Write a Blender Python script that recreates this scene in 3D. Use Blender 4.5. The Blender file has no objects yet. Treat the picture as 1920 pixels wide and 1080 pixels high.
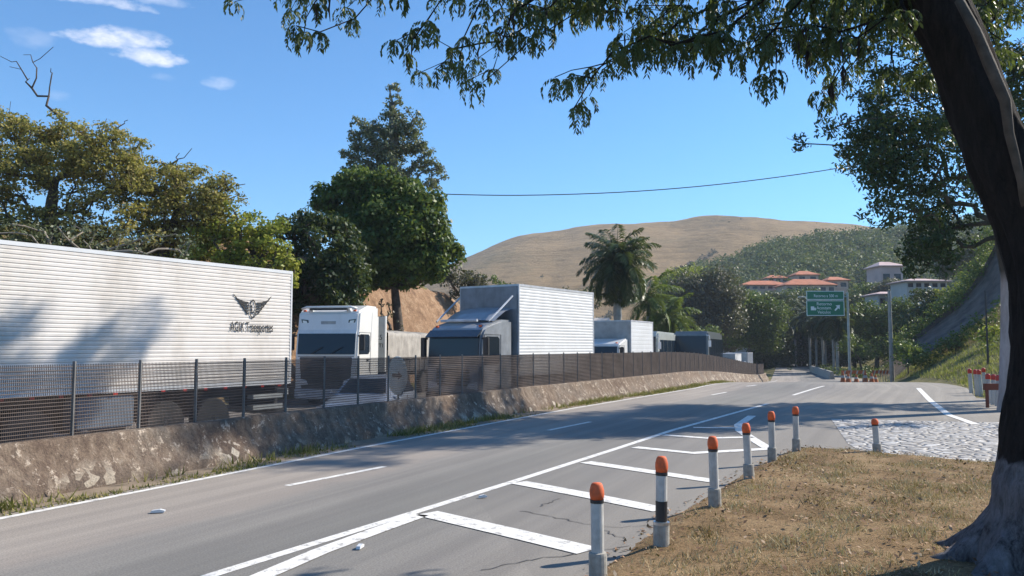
import bpy, bmesh, math, random
import numpy as np
from mathutils import Vector, Matrix
R = math.radians
random.seed(7); rng = np.random.default_rng(7)
scene = bpy.context.scene
COL = scene.collection

# ------------------------------------------------------------------ camera
F = 1500.0; PITCH = math.atan(110 / F); CAMZ = 1.9
cam_d = bpy.data.cameras.new('camera'); cam = bpy.data.objects.new('camera', cam_d); COL.objects.link(cam)
cam_d.sensor_width = 36; cam_d.lens = 36 * F / 1920; cam_d.clip_end = 6000; cam_d.clip_start = .05
cam.location = (0, 0, CAMZ); cam.rotation_euler = (math.pi / 2 + PITCH, 0, 0)
scene.camera = cam
# ------------------------------------------------------------------ sun and sky
SUN = Vector((.92, .39, 0)).normalized(); ELEV = R(36)
sv = Vector((SUN.x * math.cos(ELEV), SUN.y * math.cos(ELEV), math.sin(ELEV)))
sl = bpy.data.lights.new('sun', 'SUN'); so = bpy.data.objects.new('sun', sl); COL.objects.link(so)
sl.energy = 5.0; sl.angle = R(.5); sl.color = (1, .92, .80)
so.rotation_euler = sv.to_track_quat('Z', 'Y').to_euler(); so.location = (30, 12, 30)
world = bpy.data.worlds.new('World'); scene.world = world; world.use_nodes = True
nt = world.node_tree; N = nt.nodes; L = nt.links
bg = N['Background']; bg.inputs['Strength'].default_value = .098
sky = N.new('ShaderNodeTexSky'); sky.sky_type = 'NISHITA'; sky.sun_disc = False
sky.sun_elevation = ELEV; sky.sun_rotation = math.atan2(SUN.x, SUN.y)
sky.air_density = 1.0; sky.dust_density = .15; sky.ozone_density = 3.0; sky.altitude = 300
def mathn(tree, op, a, b=None, c=None, clamp=False):
    n = tree.nodes.new('ShaderNodeMath'); n.operation = op; n.use_clamp = clamp
    for i, v in enumerate((a, b, c)):
        if v is None: continue
        if isinstance(v, (int, float)): n.inputs[i].default_value = v
        else: tree.links.new(v, n.inputs[i])
    return n.outputs[0]
def ray(u, v):
    a = (u - 960) / F; b = (540 - v) / F; c, s = math.cos(PITCH), math.sin(PITCH)
    return Vector((a, c - b * s, s + b * c))
tc = N.new('ShaderNodeTexCoord')
nz = N.new('ShaderNodeTexNoise'); nz.inputs['Scale'].default_value = 22; nz.inputs['Detail'].default_value = 6; nz.inputs['Roughness'].default_value = .6
mp = N.new('ShaderNodeMapping'); mp.inputs['Scale'].default_value = (1, 1, 2.2)
L.new(tc.outputs['Generated'], mp.inputs['Vector']); L.new(mp.outputs[0], nz.inputs['Vector'])
mask = None
for (u, v, ru, rv, st) in ((212, 70, 100, 20, .8), (250, 66, 60, 17, .35), (285, 108, 75, 20, .75), (408, 155, 38, 12, .3), (60, 72, 45, 20, .14), (190, 2, 110, 13, .6), (290, 0, 60, 12, .35), (110, 178, 30, 10, .1), (300, 143, 40, 10, .14)):
    d = ray(u, v).normalized(); dv = ray(u, v + 1).normalized() - d; du = ray(u + 1, v).normalized() - d
    vs = N.new('ShaderNodeVectorMath'); vs.operation = 'SUBTRACT'; L.new(tc.outputs['Generated'], vs.inputs[0]); vs.inputs[1].default_value = d
    q = None
    for ax, r in ((du, ru), (dv, rv)):
        dt = N.new('ShaderNodeVectorMath'); dt.operation = 'DOT_PRODUCT'; L.new(vs.outputs[0], dt.inputs[0]); dt.inputs[1].default_value = ax / ax.length_squared / r
        sq = mathn(nt, 'POWER', mathn(nt, 'ABSOLUTE', dt.outputs['Value']), 2)
        q = sq if q is None else mathn(nt, 'ADD', q, sq)
    nn = mathn(nt, 'MULTIPLY_ADD', nz.outputs['Fac'], 5.2, -2.5)
    e = mathn(nt, 'SUBTRACT', 1, mathn(nt, 'ADD', q, nn))
    e = mathn(nt, 'MULTIPLY', mathn(nt, 'MULTIPLY', mathn(nt, 'MULTIPLY', e, .62, clamp=True), st), 1.0)
    mask = e if mask is None else mathn(nt, 'MAXIMUM', mask, e)
mx = N.new('ShaderNodeMix'); mx.data_type = 'RGBA'
tint = N.new('ShaderNodeMix'); tint.data_type = 'RGBA'; tint.blend_type = 'MULTIPLY'; tint.inputs[0].default_value = 1
tint.inputs[7].default_value = (.57, 1.0, 1.27, 1)
L.new(sky.outputs[0], tint.inputs[6])
L.new(mask, mx.inputs[0]); L.new(tint.outputs[2], mx.inputs[6]); mx.inputs[7].default_value = (8.6, 8.4, 8.7, 1)
L.new(mx.outputs[2], bg.inputs['Color'])
scene.view_settings.view_transform = 'Standard'; scene.view_settings.look = 'None'
scene.view_settings.exposure = .74; scene.view_settings.gamma = 1
scene.cycles.max_bounces = 6; scene.cycles.diffuse_bounces = 3; scene.cycles.glossy_bounces = 2; scene.cycles.transmission_bounces = 3
scene.cycles.volume_bounces = 0; scene.cycles.transparent_max_bounces = 6; scene.cycles.caustics_reflective = False; scene.cycles.caustics_refractive = False

# ------------------------------------------------------------------ ground shape
BARX = np.array([(0, -11.2), (8, -7.45), (10.2, -6.45), (15.2, -4.2), (24.8, .5), (37, 7.1), (53.6, 14.0), (80, 25.0), (130, 42), (400, 140)])
def bx(y): return np.interp(y, BARX[:, 0], BARX[:, 1])
def sstep(a, b, x):
    t = np.clip((x - a) / (b - a), 0, 1); return t * t * (3 - 2 * t)
def zr(y): return -1.5 * sstep(36, 84, y) - .9 * sstep(110, 300, y)
def vnoise(x, y, s=1.0, seed=0):
    x = np.asarray(x, float) * s; y = np.asarray(y, float) * s
    xi = np.floor(x).astype(int); yi = np.floor(y).astype(int); fx = x - xi; fy = y - yi
    def h(a, b):
        n = (a * 374761393 + b * 668265263 + seed * 974711) & 0x7fffffff
        n = ((n ^ (n >> 13)) * 1274126177) & 0x7fffffff
        return ((n ^ (n >> 16)) & 0xffff) / 65535.0
    fx = fx * fx * (3 - 2 * fx); fy = fy * fy * (3 - 2 * fy)
    return (h(xi, yi) * (1 - fx) + h(xi + 1, yi) * fx) * (1 - fy) + (h(xi, yi + 1) * (1 - fx) + h(xi + 1, yi + 1) * fx) * fy
def fbm(x, y, s=1.0, o=4, seed=0):
    r = 0; a = .5
    for i in range(o): r = r + a * (vnoise(x, y, s * 2 ** i, seed + i) - .5); a *= .55
    return r
def zt(x, y):
    x = np.asarray(x, float); y = np.asarray(y, float)
    l = (x - bx(y)) * .88
    base = zr(y) - .05
    base = base - .33 * sstep(-.3, -.9, l)
    cut = 7.2 * sstep(-13.6, -17.6, l + fbm(x, y, .25) * 1.6) * sstep(78, 52, y) + 2.5 * sstep(-20, -45, l) * sstep(90, 60, y)
    cut = cut * (.55 + .45 * sstep(22, 38, y)) * (1 + .25 * fbm(x, y, .35, 3, 5))
    xr = np.interp(y, [0, 24, 30, 40, 50, 58, 64, 100, 140, 300], [26, 24, 21, 22.5, 25.5, 28, 30.5, 46, 62, 150])
    a = np.interp(y, [0, 30, 50, 58, 66, 100, 200], [.3, .35, .5, .55, .9, .85, .3])
    u = np.maximum(0, x - xr)
    hr = 20 * (1 - np.exp(-a * u / 20)) + np.minimum(u, 2) * .3 * fbm(x, y, .5, 3, 9)
    return base + cut + hr + .05 * fbm(x, y, .6, 3, 2)
def P(u, v, Y):
    d = ray(u, v); t = Y / d.y
    return Vector((d.x * t, Y, CAMZ + d.z * t))
def G(u, v, z=0.0):
    d = ray(u, v); t = (z - CAMZ) / d.z
    return Vector((d.x * t, d.y * t, z))

# ------------------------------------------------------------------ mesh helpers
def tag(o, label=None, cat=None, group=None, kind=None):
    if label: o['label'] = label
    if cat: o['category'] = cat
    if group: o['group'] = group
    if kind: o['kind'] = kind
    return o
def empty(name, loc=(0, 0, 0), rz=0, label=None, cat=None, group=None, kind=None):
    o = bpy.data.objects.new(name, None); COL.objects.link(o); o.location = loc; o.rotation_euler = (0, 0, rz)
    o.empty_display_size = .3
    return tag(o, label, cat, group, kind)
class MB:
    def __init__(s): s.v = []; s.f = []; s.n = 0; s.uv = []
    def add(s, verts, faces):
        verts = np.asarray(verts, float).reshape(-1, 3)
        s.v.append(verts); n = s.n
        s.f.extend([tuple(i + n for i in f) for f in faces]); s.n += len(verts); return s
    def box(s, x0, x1, y0, y1, z0, z1, rz=None, c=None, m=None):
        v = np.array([(x, y, z) for x in (x0, x1) for y in (y0, y1) for z in (z0, z1)], float)
        if m is not None: v = np.array([m @ Vector(p) for p in v])
        return s.add(v, [(0, 1, 3, 2), (4, 6, 7, 5), (0, 4, 5, 1), (2, 3, 7, 6), (0, 2, 6, 4), (1, 5, 7, 3)])
    def prism(s, pts, y0, y1, axis='y'):
        """pts: 2D outline. axis y: (x,z); axis x: (y,z); axis z: (x,y)"""
        n = len(pts)
        def mk(p, d):
            return (p[0], d, p[1]) if axis == 'y' else (d, p[0], p[1]) if axis == 'x' else (p[0], p[1], d)
        v = [mk(p, y0) for p in pts] + [mk(p, y1) for p in pts]
        f = [tuple(range(n)), tuple(range(2 * n - 1, n - 1, -1))] + [(i, i + n, (i + 1) % n + n, (i + 1) % n) for i in range(n)]
        return s.add(v, f)
    def tube(s, pts, rad, sides=8, cap=True):
        pts = [Vector(p) for p in pts]; n = len(pts)
        if not hasattr(rad, '__len__'): rad = [rad] * n
        V = []; ref = Vector((.3, .2, 1)).normalized()
        for i, p in enumerate(pts):
            t = (pts[min(i + 1, n - 1)] - pts[max(i - 1, 0)])
            t = t.normalized() if t.length > 1e-9 else Vector((0, 0, 1))
            a = t.cross(ref)
            if a.length < .05: a = t.cross(Vector((1, 0, 0)))
            a.normalize(); b = t.cross(a)
            for k in range(sides):
                an = 2 * math.pi * k / sides
                V.append(p + (a * math.cos(an) + b * math.sin(an)) * rad[i])
        f = [(i * sides + k, i * sides + (k + 1) % sides, (i + 1) * sides + (k + 1) % sides, (i + 1) * sides + k) for i in range(n - 1) for k in range(sides)]
        if cap: f += [tuple(range(sides - 1, -1, -1)), tuple(range((n - 1) * sides, n * sides))]
        return s.add([tuple(q) for q in V], f)
    def lathe(s, prof, c=(0, 0, 0), sides=16, axis='z', cap=True):
        V = []
        for (r, h) in prof:
            for k in range(sides):
                an = 2 * math.pi * k / sides; a, b = r * math.cos(an), r * math.sin(an)
                q = (a, b, h) if axis == 'z' else (h, a, b) if axis == 'x' else (a, h, b)
                V.append((q[0] + c[0], q[1] + c[1], q[2] + c[2]))
        n = len(prof)
        f = [(i * sides + k, i * sides + (k + 1) % sides, (i + 1) * sides + (k + 1) % sides, (i + 1) * sides + k) for i in range(n - 1) for k in range(sides)]
        if cap: f += [tuple(range(sides - 1, -1, -1)), tuple(range((n - 1) * sides, n * sides))]
        return s.add(V, f)
    def ribbon(s, pts, w, z=None, lift=0.0):
        pts = [Vector(p) for p in pts]; V = []
        for i, p in enumerate(pts):
            t = pts[min(i + 1, len(pts) - 1)] - pts[max(i - 1, 0)]; t.z = 0; t.normalize()
            n = Vector((-t.y, t.x, 0)) * (w[i] if hasattr(w, '__len__') else w) / 2
            for q in (p + n, p - n): V.append((q.x, q.y, q.z + lift))
        return s.add(V, [(2 * i, 2 * i + 1, 2 * i + 3, 2 * i + 2) for i in range(len(pts) - 1)])
    def build(s, name, mat, parent=None, smooth=False, bevel=0, loc=None, label=None, cat=None, group=None, kind=None, fix=True):
        me = bpy.data.meshes.new(name)
        me.from_pydata(np.concatenate(s.v).tolist() if s.v else [], [], s.f)
        if fix or bevel:
            bm = bmesh.new(); bm.from_mesh(me)
            if fix: bmesh.ops.recalc_face_normals(bm, faces=bm.faces)
            if bevel:
                es = [e for e in bm.edges if len(e.link_faces) == 2 and e.calc_face_angle(0) > .5]
                bmesh.ops.bevel(bm, geom=es, offset=bevel, segments=2, affect='EDGES', clamp_overlap=True)
            bm.to_mesh(me); bm.free()
        if smooth: me.shade_smooth()
        if bevel: me.shade_auto_smooth(angle=R(40)) if hasattr(me, 'shade_auto_smooth') else None
        if mat: me.materials.append(mat)
        o = bpy.data.objects.new(name, me); COL.objects.link(o)
        if parent: o.parent = parent
        if loc is not None: o.location = loc
        return tag(o, label, cat, group, kind)
def np_mesh(name, V, quads, mat, parent=None, smooth=False, uv=None, **k):
    me = bpy.data.meshes.new(name); V = np.ascontiguousarray(V, np.float32); quads = np.ascontiguousarray(quads, np.int32)
    me.vertices.add(len(V)); me.vertices.foreach_set('co', V.ravel())
    nf, c = quads.shape
    me.loops.add(nf * c); me.loops.foreach_set('vertex_index', quads.ravel())
    me.polygons.add(nf); me.polygons.foreach_set('loop_start', np.arange(0, nf * c, c, dtype=np.int32))
    me.polygons.foreach_set('loop_total', np.full(nf, c, dtype=np.int32)) if False else None
    if uv is not None:
        ul = me.uv_layers.new(name='UVMap'); ul.data.foreach_set('uv', np.ascontiguousarray(uv[quads.ravel()], np.float32).ravel())
    me.update(calc_edges=True); me.validate()
    if smooth: me.shade_smooth()
    if mat: me.materials.append(mat)
    o = bpy.data.objects.new(name, me); COL.objects.link(o)
    if parent: o.parent = parent
    return tag(o, **k)
def grid_mesh(name, xs, ys, fn, mat, smooth=True, uvf=None, **k):
    X, Y = np.meshgrid(xs, ys)
    Z = fn(X, Y); V = np.stack([X, Y, Z], -1).reshape(-1, 3)
    nx, ny = len(xs), len(ys)
    i = np.arange((ny - 1) * (nx - 1)); r, c = i // (nx - 1), i % (nx - 1); a = r * nx + c
    Q = np.stack([a, a + 1, a + nx + 1, a + nx], 1)
    return np_mesh(name, V, Q, mat, smooth=smooth, uv=(uvf(X, Y).reshape(-1, 2) if uvf else None), **k)

def leaves(pts, nrm, size, ratio=.5, jit=.8, droop=0.0):
    """rhombic leaf per point; returns verts (4n,3)"""
    n = len(pts); d = rng.normal(size=(n, 3)); d = d * jit + nrm; d /= np.linalg.norm(d, axis=1)[:, None] + 1e-9
    t = rng.normal(size=(n, 3)); t[:, 2] -= droop; t -= (t * d).sum(1)[:, None] * d; t /= np.linalg.norm(t, axis=1)[:, None] + 1e-9
    s = np.cross(d, t); sz = (size * rng.uniform(.6, 1.3, n))[:, None]
    a = pts - t * sz * .5; b = pts + t * sz * .5; m = pts + d * sz * .06
    return np.stack([a, m + s * sz * ratio * .5, b, m - s * sz * ratio * .5], 1).reshape(-1, 3)
# ------------------------------------------------------------------ materials
def ramp(t, fac, cols):
    r = t.nodes.new('ShaderNodeValToRGB'); cr = r.color_ramp
    while len(cr.elements) < len(cols): cr.elements.new(.5)
    for e, (p, c) in zip(cr.elements, cols): e.position = p; e.color = (*c, 1)
    if fac is not None: t.links.new(fac, r.inputs[0])
    return r.outputs[0]
def noise(t, scale, detail=4, rough=.55, vec=None, mapscale=None, coord='Object', dist=0):
    n = t.nodes.new('ShaderNodeTexNoise'); n.inputs['Scale'].default_value = scale; n.inputs['Detail'].default_value = detail
    n.inputs['Roughness'].default_value = rough; n.inputs['Distortion'].default_value = dist
    if vec is None:
        c = t.nodes.new('ShaderNodeTexCoord'); vec = c.outputs[coord]
    if mapscale:
        m = t.nodes.new('ShaderNodeMapping'); m.inputs['Scale'].default_value = mapscale; t.links.new(vec, m.inputs[0]); vec = m.outputs[0]
    t.links.new(vec, n.inputs['Vector']); return n.outputs['Fac']
def mixc(t, fac, a, b, mode='MIX'):
    m = t.nodes.new('ShaderNodeMix'); m.data_type = 'RGBA'; m.blend_type = mode
    for i, v in ((0, fac), (6, a), (7, b)):
        if isinstance(v, (int, float)): m.inputs[i].default_value = v
        elif isinstance(v, tuple): m.inputs[i].default_value = (*v, 1)
        else: t.links.new(v, m.inputs[i])
    return m.outputs[2]
def bump(t, h, strength=.3, dist=.02):
    b = t.nodes.new('ShaderNodeBump'); b.inputs['Strength'].default_value = strength; b.inputs['Distance'].default_value = dist
    t.links.new(h, b.inputs['Height']); t.links.new(b.outputs[0], t.nodes['Principled BSDF'].inputs['Normal'])
def newmat(name, rough=.8, metal=0, spec=None):
    m = bpy.data.materials.new(name); m.use_nodes = True; p = m.node_tree.nodes['Principled BSDF']
    p.inputs['Roughness'].default_value = rough; p.inputs['Metallic'].default_value = metal
    if spec is not None: p.inputs['Specular IOR Level'].default_value = spec
    return m, m.node_tree, p
def plain(name, col, rough=.6, metal=0, var=.18, scale=3, bumpy=0, spec=None, dirt=None, coat=0):
    m, t, p = newmat(name, rough, metal, spec)
    f = noise(t, scale, 5)
    lo = tuple(c * (1 - var) for c in col); hi = tuple(min(1, c * (1 + var)) for c in col)
    c = ramp(t, f, [(.3, lo), (.7, hi)])
    if dirt:
        f2 = noise(t, dirt[1], 6, .65, mapscale=(1, 1, .35))
        c = mixc(t, ramp(t, f2, [(.45, (0, 0, 0)), (.75, (dirt[2],) * 3)]), c, dirt[0])
    t.links.new(c, p.inputs['Base Color'])
    if coat: p.inputs['Coat Weight'].default_value = coat; p.inputs['Coat Roughness'].default_value = .08
    if bumpy: bump(t, noise(t, scale * 8, 5), bumpy, .01)
    return m
def leafmat(name, cols, trans=.3, rough=.5, clump=.5):
    m, t, p = newmat(name, rough, spec=.35)
    g = t.nodes.new('ShaderNodeNewGeometry')
    f = mathn(t, 'MULTIPLY_ADD', g.outputs['Random Per Island'], .55, mathn(t, 'MULTIPLY_ADD', noise(t, clump, 3), 1.1, -.32))
    n = len(cols); c = ramp(t, f, [(.1 + .8 * i / (n - 1), k) for i, k in enumerate(cols)])
    t.links.new(c, p.inputs['Base Color'])
    tr = t.nodes.new('ShaderNodeBsdfTranslucent'); t.links.new(mixc(t, .55, c, (.18, .22, .03)), tr.inputs[0])
    ms = t.nodes.new('ShaderNodeMixShader'); ms.inputs[0].default_value = trans
    t.links.new(p.outputs[0], ms.inputs[1]); t.links.new(tr.outputs[0], ms.inputs[2])
    t.links.new(ms.outputs[0], t.nodes['Material Output'].inputs[0]); return m
M = {}
M['bark'] = plain('bark', (.075, .058, .045), .95, var=.4, scale=7, bumpy=.8)
M['bark_pale'] = plain('bark_pale', (.23, .2, .165), .95, var=.3, scale=5, bumpy=.6)
M['pod'] = plain('pod', (.022, .014, .012), .8)
M['leaf_near'] = leafmat('leaf_near', [(.022, .042, .018), (.042, .072, .028), (.08, .115, .035)], .38, .45, .8)
M['leaf_dark'] = leafmat('leaf_dark', [(.014, .032, .013), (.03, .058, .02), (.06, .095, .03)], .25, .5)
M['leaf_mango'] = leafmat('leaf_mango', [(.022, .058, .014), (.07, .125, .024), (.17, .22, .045)], .35)
M['leaf_olive'] = leafmat('leaf_olive', [(.13, .11, .045), (.28, .235, .065), (.42, .36, .09), (.3, .2, .1)], .45, .6)
M['leaf_yellow'] = leafmat('leaf_yellow', [(.14, .18, .03), (.3, .34, .05), (.5, .46, .08)], .42)
M['leaf_grey'] = leafmat('leaf_grey', [(.08, .1, .06), (.16, .18, .11), (.26, .27, .19)], .35)
M['leaf_dry'] = leafmat('leaf_dry', [(.07, .065, .045), (.11, .1, .065), (.16, .14, .09)], .25)
M['leaf_palm'] = leafmat('leaf_palm', [(.03, .055, .022), (.06, .095, .035), (.12, .15, .06)], .25, .4)
M['leaf_bright'] = leafmat('leaf_bright', [(.05, .1, .02), (.1, .16, .035), (.2, .24, .05)], .35)
M['forest'] = leafmat('forest', [(.022, .05, .02), (.06, .1, .035), (.14, .175, .065), (.2, .19, .09)], .25, .7, .16)
M['palm_trunk'] = plain('palm_trunk', (0.272, 0.264, 0.238), .9, var=.25, scale=2)
M['white_paint'] = plain('white_paint', (0.720, 0.720, 0.702), .28, var=.03, coat=.6, dirt=((0.405, 0.378, 0.324), 1.2, .35))
M['trailer_white'] = plain('trailer_white', (0.655, 0.617, 0.580), .45, var=.05, dirt=((0.353, 0.311, 0.252), 1.1, .5))
M['box_white'] = plain('box_white', (0.622, 0.638, 0.655), .45, var=.04, dirt=((0.420, 0.420, 0.403), .9, .3))
M['grey_panel'] = plain('grey_panel', (.34, .36, .36), .6)
M['shaded_panel'] = plain('shaded_panel', (.2, .215, .24), .6, dirt=((.08, .08, .08), 1.2, .5))  # grey for the box front, its shade put into the colour
M['dark_paint'] = plain('dark_paint', (.035, .045, .06), .25, coat=.6)
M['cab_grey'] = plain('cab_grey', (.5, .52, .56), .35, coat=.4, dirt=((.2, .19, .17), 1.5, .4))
M['cab_shade'] = plain('cab_shade_grey', (.26, .28, .31), .35, coat=.4, dirt=((.1, .1, .1), 1.5, .4))  # cab grey darkened, shade on the cab front put into the paint
M['car_paint'] = plain('car_paint', (.4, .45, .55), .28, metal=.15, var=.04, coat=.8)
M['black'] = plain('black', (.02, .02, .022), .5)
M['rubber'] = plain('rubber', (.025, .025, .025), .85)
M['chassis'] = plain('chassis', (.05, .05, .055), .7, var=.4)
M['steel'] = plain('steel', (.45, .45, .46), .35, metal=.9)
M['skirt'] = plain('skirt', (.13, .17, .22), .6)
M['red_lens'] = plain('red_lens', (.5, .03, .02), .3)
M['lens'] = plain('lens', (.75, .76, .78), .12, var=.02, coat=1)
M['tarp'] = plain('tarp', (.3, .28, .25), .85, var=.25, scale=2.5, bumpy=.4, dirt=((.12, .1, .09), 2, .5))
def glass():
    m, t, p = newmat('window_glass', .06)
    p.inputs['Base Color'].default_value = (.012, .02, .032, 1); p.inputs['Specular IOR Level'].default_value = .35; p.inputs['Roughness'].default_value = .12
    return m
M['glass'] = glass()
M['fence'] = plain('fence_mesh', (.105, .078, .066), .75, var=.3, scale=1.5)
M['fence_post'] = plain('fence_post', (.13, .13, .13), .6, var=.3)
M['cone_orange'] = plain('cone_orange', (.42, .12, .04), .7, var=.3, scale=6)
M['paint_orange'] = plain('cap_orange', (.68, .115, .028), .72, var=.2, scale=22, dirt=((.3, .1, .05), 16, .6))
M['bollard'] = plain('bollard_grey', (0.468, 0.459, 0.432), .75, var=.14, scale=14, dirt=((0.198, 0.171, 0.135), 7, .6))
M['sleeve'] = plain('sleeve_concrete', (0.324, 0.306, 0.270), .9, var=.25, scale=16, bumpy=.4, dirt=((0.162, 0.135, 0.099), 7, .6))
M['wood_pole'] = plain('concrete_pole', (.3, .29, .26), .9)
M['sign_green'] = plain('sign_green', (.01, .17, .085), .45, var=.1)
M['sign_white'] = plain('sign_white', (.72, .8, .78), .5, var=.05)
M['roof_tile'] = plain('roof_tile', (0.442, 0.145, 0.068), .85, var=.25, scale=.6)
M['house_wall'] = plain('house_wall', (0.440, 0.336, 0.264), .9, var=.2, scale=.3)
M['house_white'] = plain('house_white', (.46, .43, .4), .9, var=.1, scale=.4)
M['house_pink'] = plain('house_pink', (.5, .36, .34), .9, var=.2, scale=.3)
M['steelwork'] = plain('steelwork', (.35, .38, .36), .5, metal=.4)

def road_mat(name, tones, lanes=True):
    m, t, p = newmat(name, .86, spec=.3)
    uvn = t.nodes.new('ShaderNodeUVMap'); sep = t.nodes.new('ShaderNodeSeparateXYZ'); t.links.new(uvn.outputs[0], sep.inputs[0])
    l = sep.outputs[0]
    wob = mathn(t, 'MULTIPLY_ADD', noise(t, .5, 5, .65), .9, -.45)
    lw = mathn(t, 'ADD', l, wob)
    c = ramp(t, mathn(t, 'MULTIPLY', lw, 1 / 14), [(.0, tones[0]), (.215, tones[0]), (.235, tones[1]), (.33, tones[2]), (.46, tones[1]), (.56, tones[3]), (.95, tones[3])])
    big = noise(t, .35, 4, .6, mapscale=(.5, .28, 1))
    c = mixc(t, 1, c, ramp(t, big, [(.3, (.86, .86, .87)), (.7, (1.12, 1.11, 1.09))]), 'MULTIPLY')
    # longitudinal streaks
    st = noise(t, 1.0, 4, .6, vec=uvn.outputs[0], mapscale=(3.2, .06, 1))
    c = mixc(t, 1, c, ramp(t, st, [(.35, (.82, .82, .83)), (.7, (1.1, 1.1, 1.09))]), 'MULTIPLY')
    agg = noise(t, 55, 3, .7)
    c = mixc(t, 1, c, ramp(t, agg, [(.3, (.7, .7, .7)), (.7, (1.3, 1.3, 1.3))]), 'MULTIPLY')
    sp2 = noise(t, 14, 6, .8); c = mixc(t, ramp(t, sp2, [(.62, (0,) * 3), (.7, (.45,) * 3)]), c, (.09, .085, .08))
    # repair patches
    vo = t.nodes.new('ShaderNodeTexVoronoi'); vo.feature = 'F1'; vo.inputs['Scale'].default_value = .13; vo.inputs['Randomness'].default_value = 1
    mp = t.nodes.new('ShaderNodeMapping'); mp.inputs['Scale'].default_value = (1.8, .5, 1); t.links.new(uvn.outputs[0], mp.inputs[0]); t.links.new(mp.outputs[0], vo.inputs['Vector'])
    sp = t.nodes.new('ShaderNodeSeparateColor'); t.links.new(vo.outputs['Color'], sp.inputs[0])
    c = mixc(t, ramp(t, sp.outputs[0], [(.0, (.0,) * 3), (.8, (.0,) * 3), (.81, (.32,) * 3), (1, (.32,) * 3)]), c, (.17, .158, .145))
    t.links.new(c, p.inputs['Base Color']); bump(t, agg, .35, .006); return m
M['asphalt'] = road_mat('asphalt', [(0.288, 0.256, 0.224), (0.228, 0.213, 0.194), (0.188, 0.181, 0.166), (0.260, 0.237, 0.206)])
M['asphalt_ramp'] = M['asphalt']
def linepaint():
    m, t, p = newmat('line_paint', .7)
    f = noise(t, 9, 6, .7); f2 = noise(t, 60, 3, .7)
    c = ramp(t, mathn(t, 'ADD', mathn(t, 'MULTIPLY', f, .7), mathn(t, 'MULTIPLY', f2, .3)), [(.38, (.27, .255, .24)), (.46, (.66, .64, .6)), (.7, (.84, .82, .77))])
    t.links.new(c, p.inputs['Base Color']); return m
M['line'] = linepaint()
def ground_mat():
    m, t, p = newmat('ground', .95, spec=.2)
    a = noise(t, .12, 6, .65); b = noise(t, 1.4, 6, .7); g = noise(t, 9, 4, .7)
    grass = ramp(t, b, [(.3, (.075, .085, .03)), (.5, (.15, .135, .05)), (.7, (.25, .2, .1))])
    dirt = ramp(t, b, [(.3, (0.128, 0.076, 0.047)), (.5, (0.255, 0.157, 0.093)), (.7, (0.374, 0.264, 0.170))])
    ge = t.nodes.new('ShaderNodeNewGeometry'); sx = t.nodes.new('ShaderNodeSeparateXYZ'); t.links.new(ge.outputs['True Normal'], sx.inputs[0])
    steep = mathn(t, 'ADD', sx.outputs[2], mathn(t, 'MULTIPLY_ADD', a, .5, -.25))
    c = mixc(t, ramp(t, steep, [(.74, (0, 0, 0)), (.86, (1, 1, 1))]), dirt, grass)
    c = mixc(t, 1, c, ramp(t, g, [(.3, (.7, .7, .7)), (.7, (1.25, 1.25, 1.25))]), 'MULTIPLY')
    t.links.new(c, p.inputs['Base Color']); bump(t, g, .8, .08); return m
M['ground'] = ground_mat()
def hill_mat():
    m, t, p = newmat('dry_hill', 1, spec=.1)
    a = noise(t, .009, 7, .7, dist=.4); b = noise(t, .07, 7, .78, mapscale=(1, 1, 4))
    c = ramp(t, mathn(t, 'ADD', mathn(t, 'MULTIPLY', a, .6), mathn(t, 'MULTIPLY', b, .4)), [(.34, (.13, .1, .045)), (.45, (.28, .187, .085)), (.53, (.39, .258, .125)), (.6, (.31, .22, .105)), (.68, (.17, .14, .06))])
    w = t.nodes.new('ShaderNodeTexWave'); w.wave_type = 'BANDS'; w.bands_direction = 'Z'; w.inputs['Scale'].default_value = .07; w.inputs['Distortion'].default_value = 4; w.inputs['Detail'].default_value = 3; w.inputs['Detail Scale'].default_value = .5
    cc = t.nodes.new('ShaderNodeTexCoord'); t.links.new(cc.outputs['Object'], w.inputs[0])
    c = mixc(t, 1, c, ramp(t, w.outputs['Fac'], [(.0, (.88, .88, .86)), (.12, (1.03, 1.03, 1.02)), (1, (1.03, 1.03, 1.02))]), 'MULTIPLY')
    t.links.new(c, p.inputs['Base Color']); bump(t, b, 1, 6); return m
M['hill'] = hill_mat()
M['scrub'] = leafmat('hill_scrub', [(.04, .045, .02), (.08, .08, .035), (.13, .1, .05)], .1, .9, .05)
M['forest_floor'] = plain('forest_floor', (.06, .07, .035), 1, var=.4, scale=.05)
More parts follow.
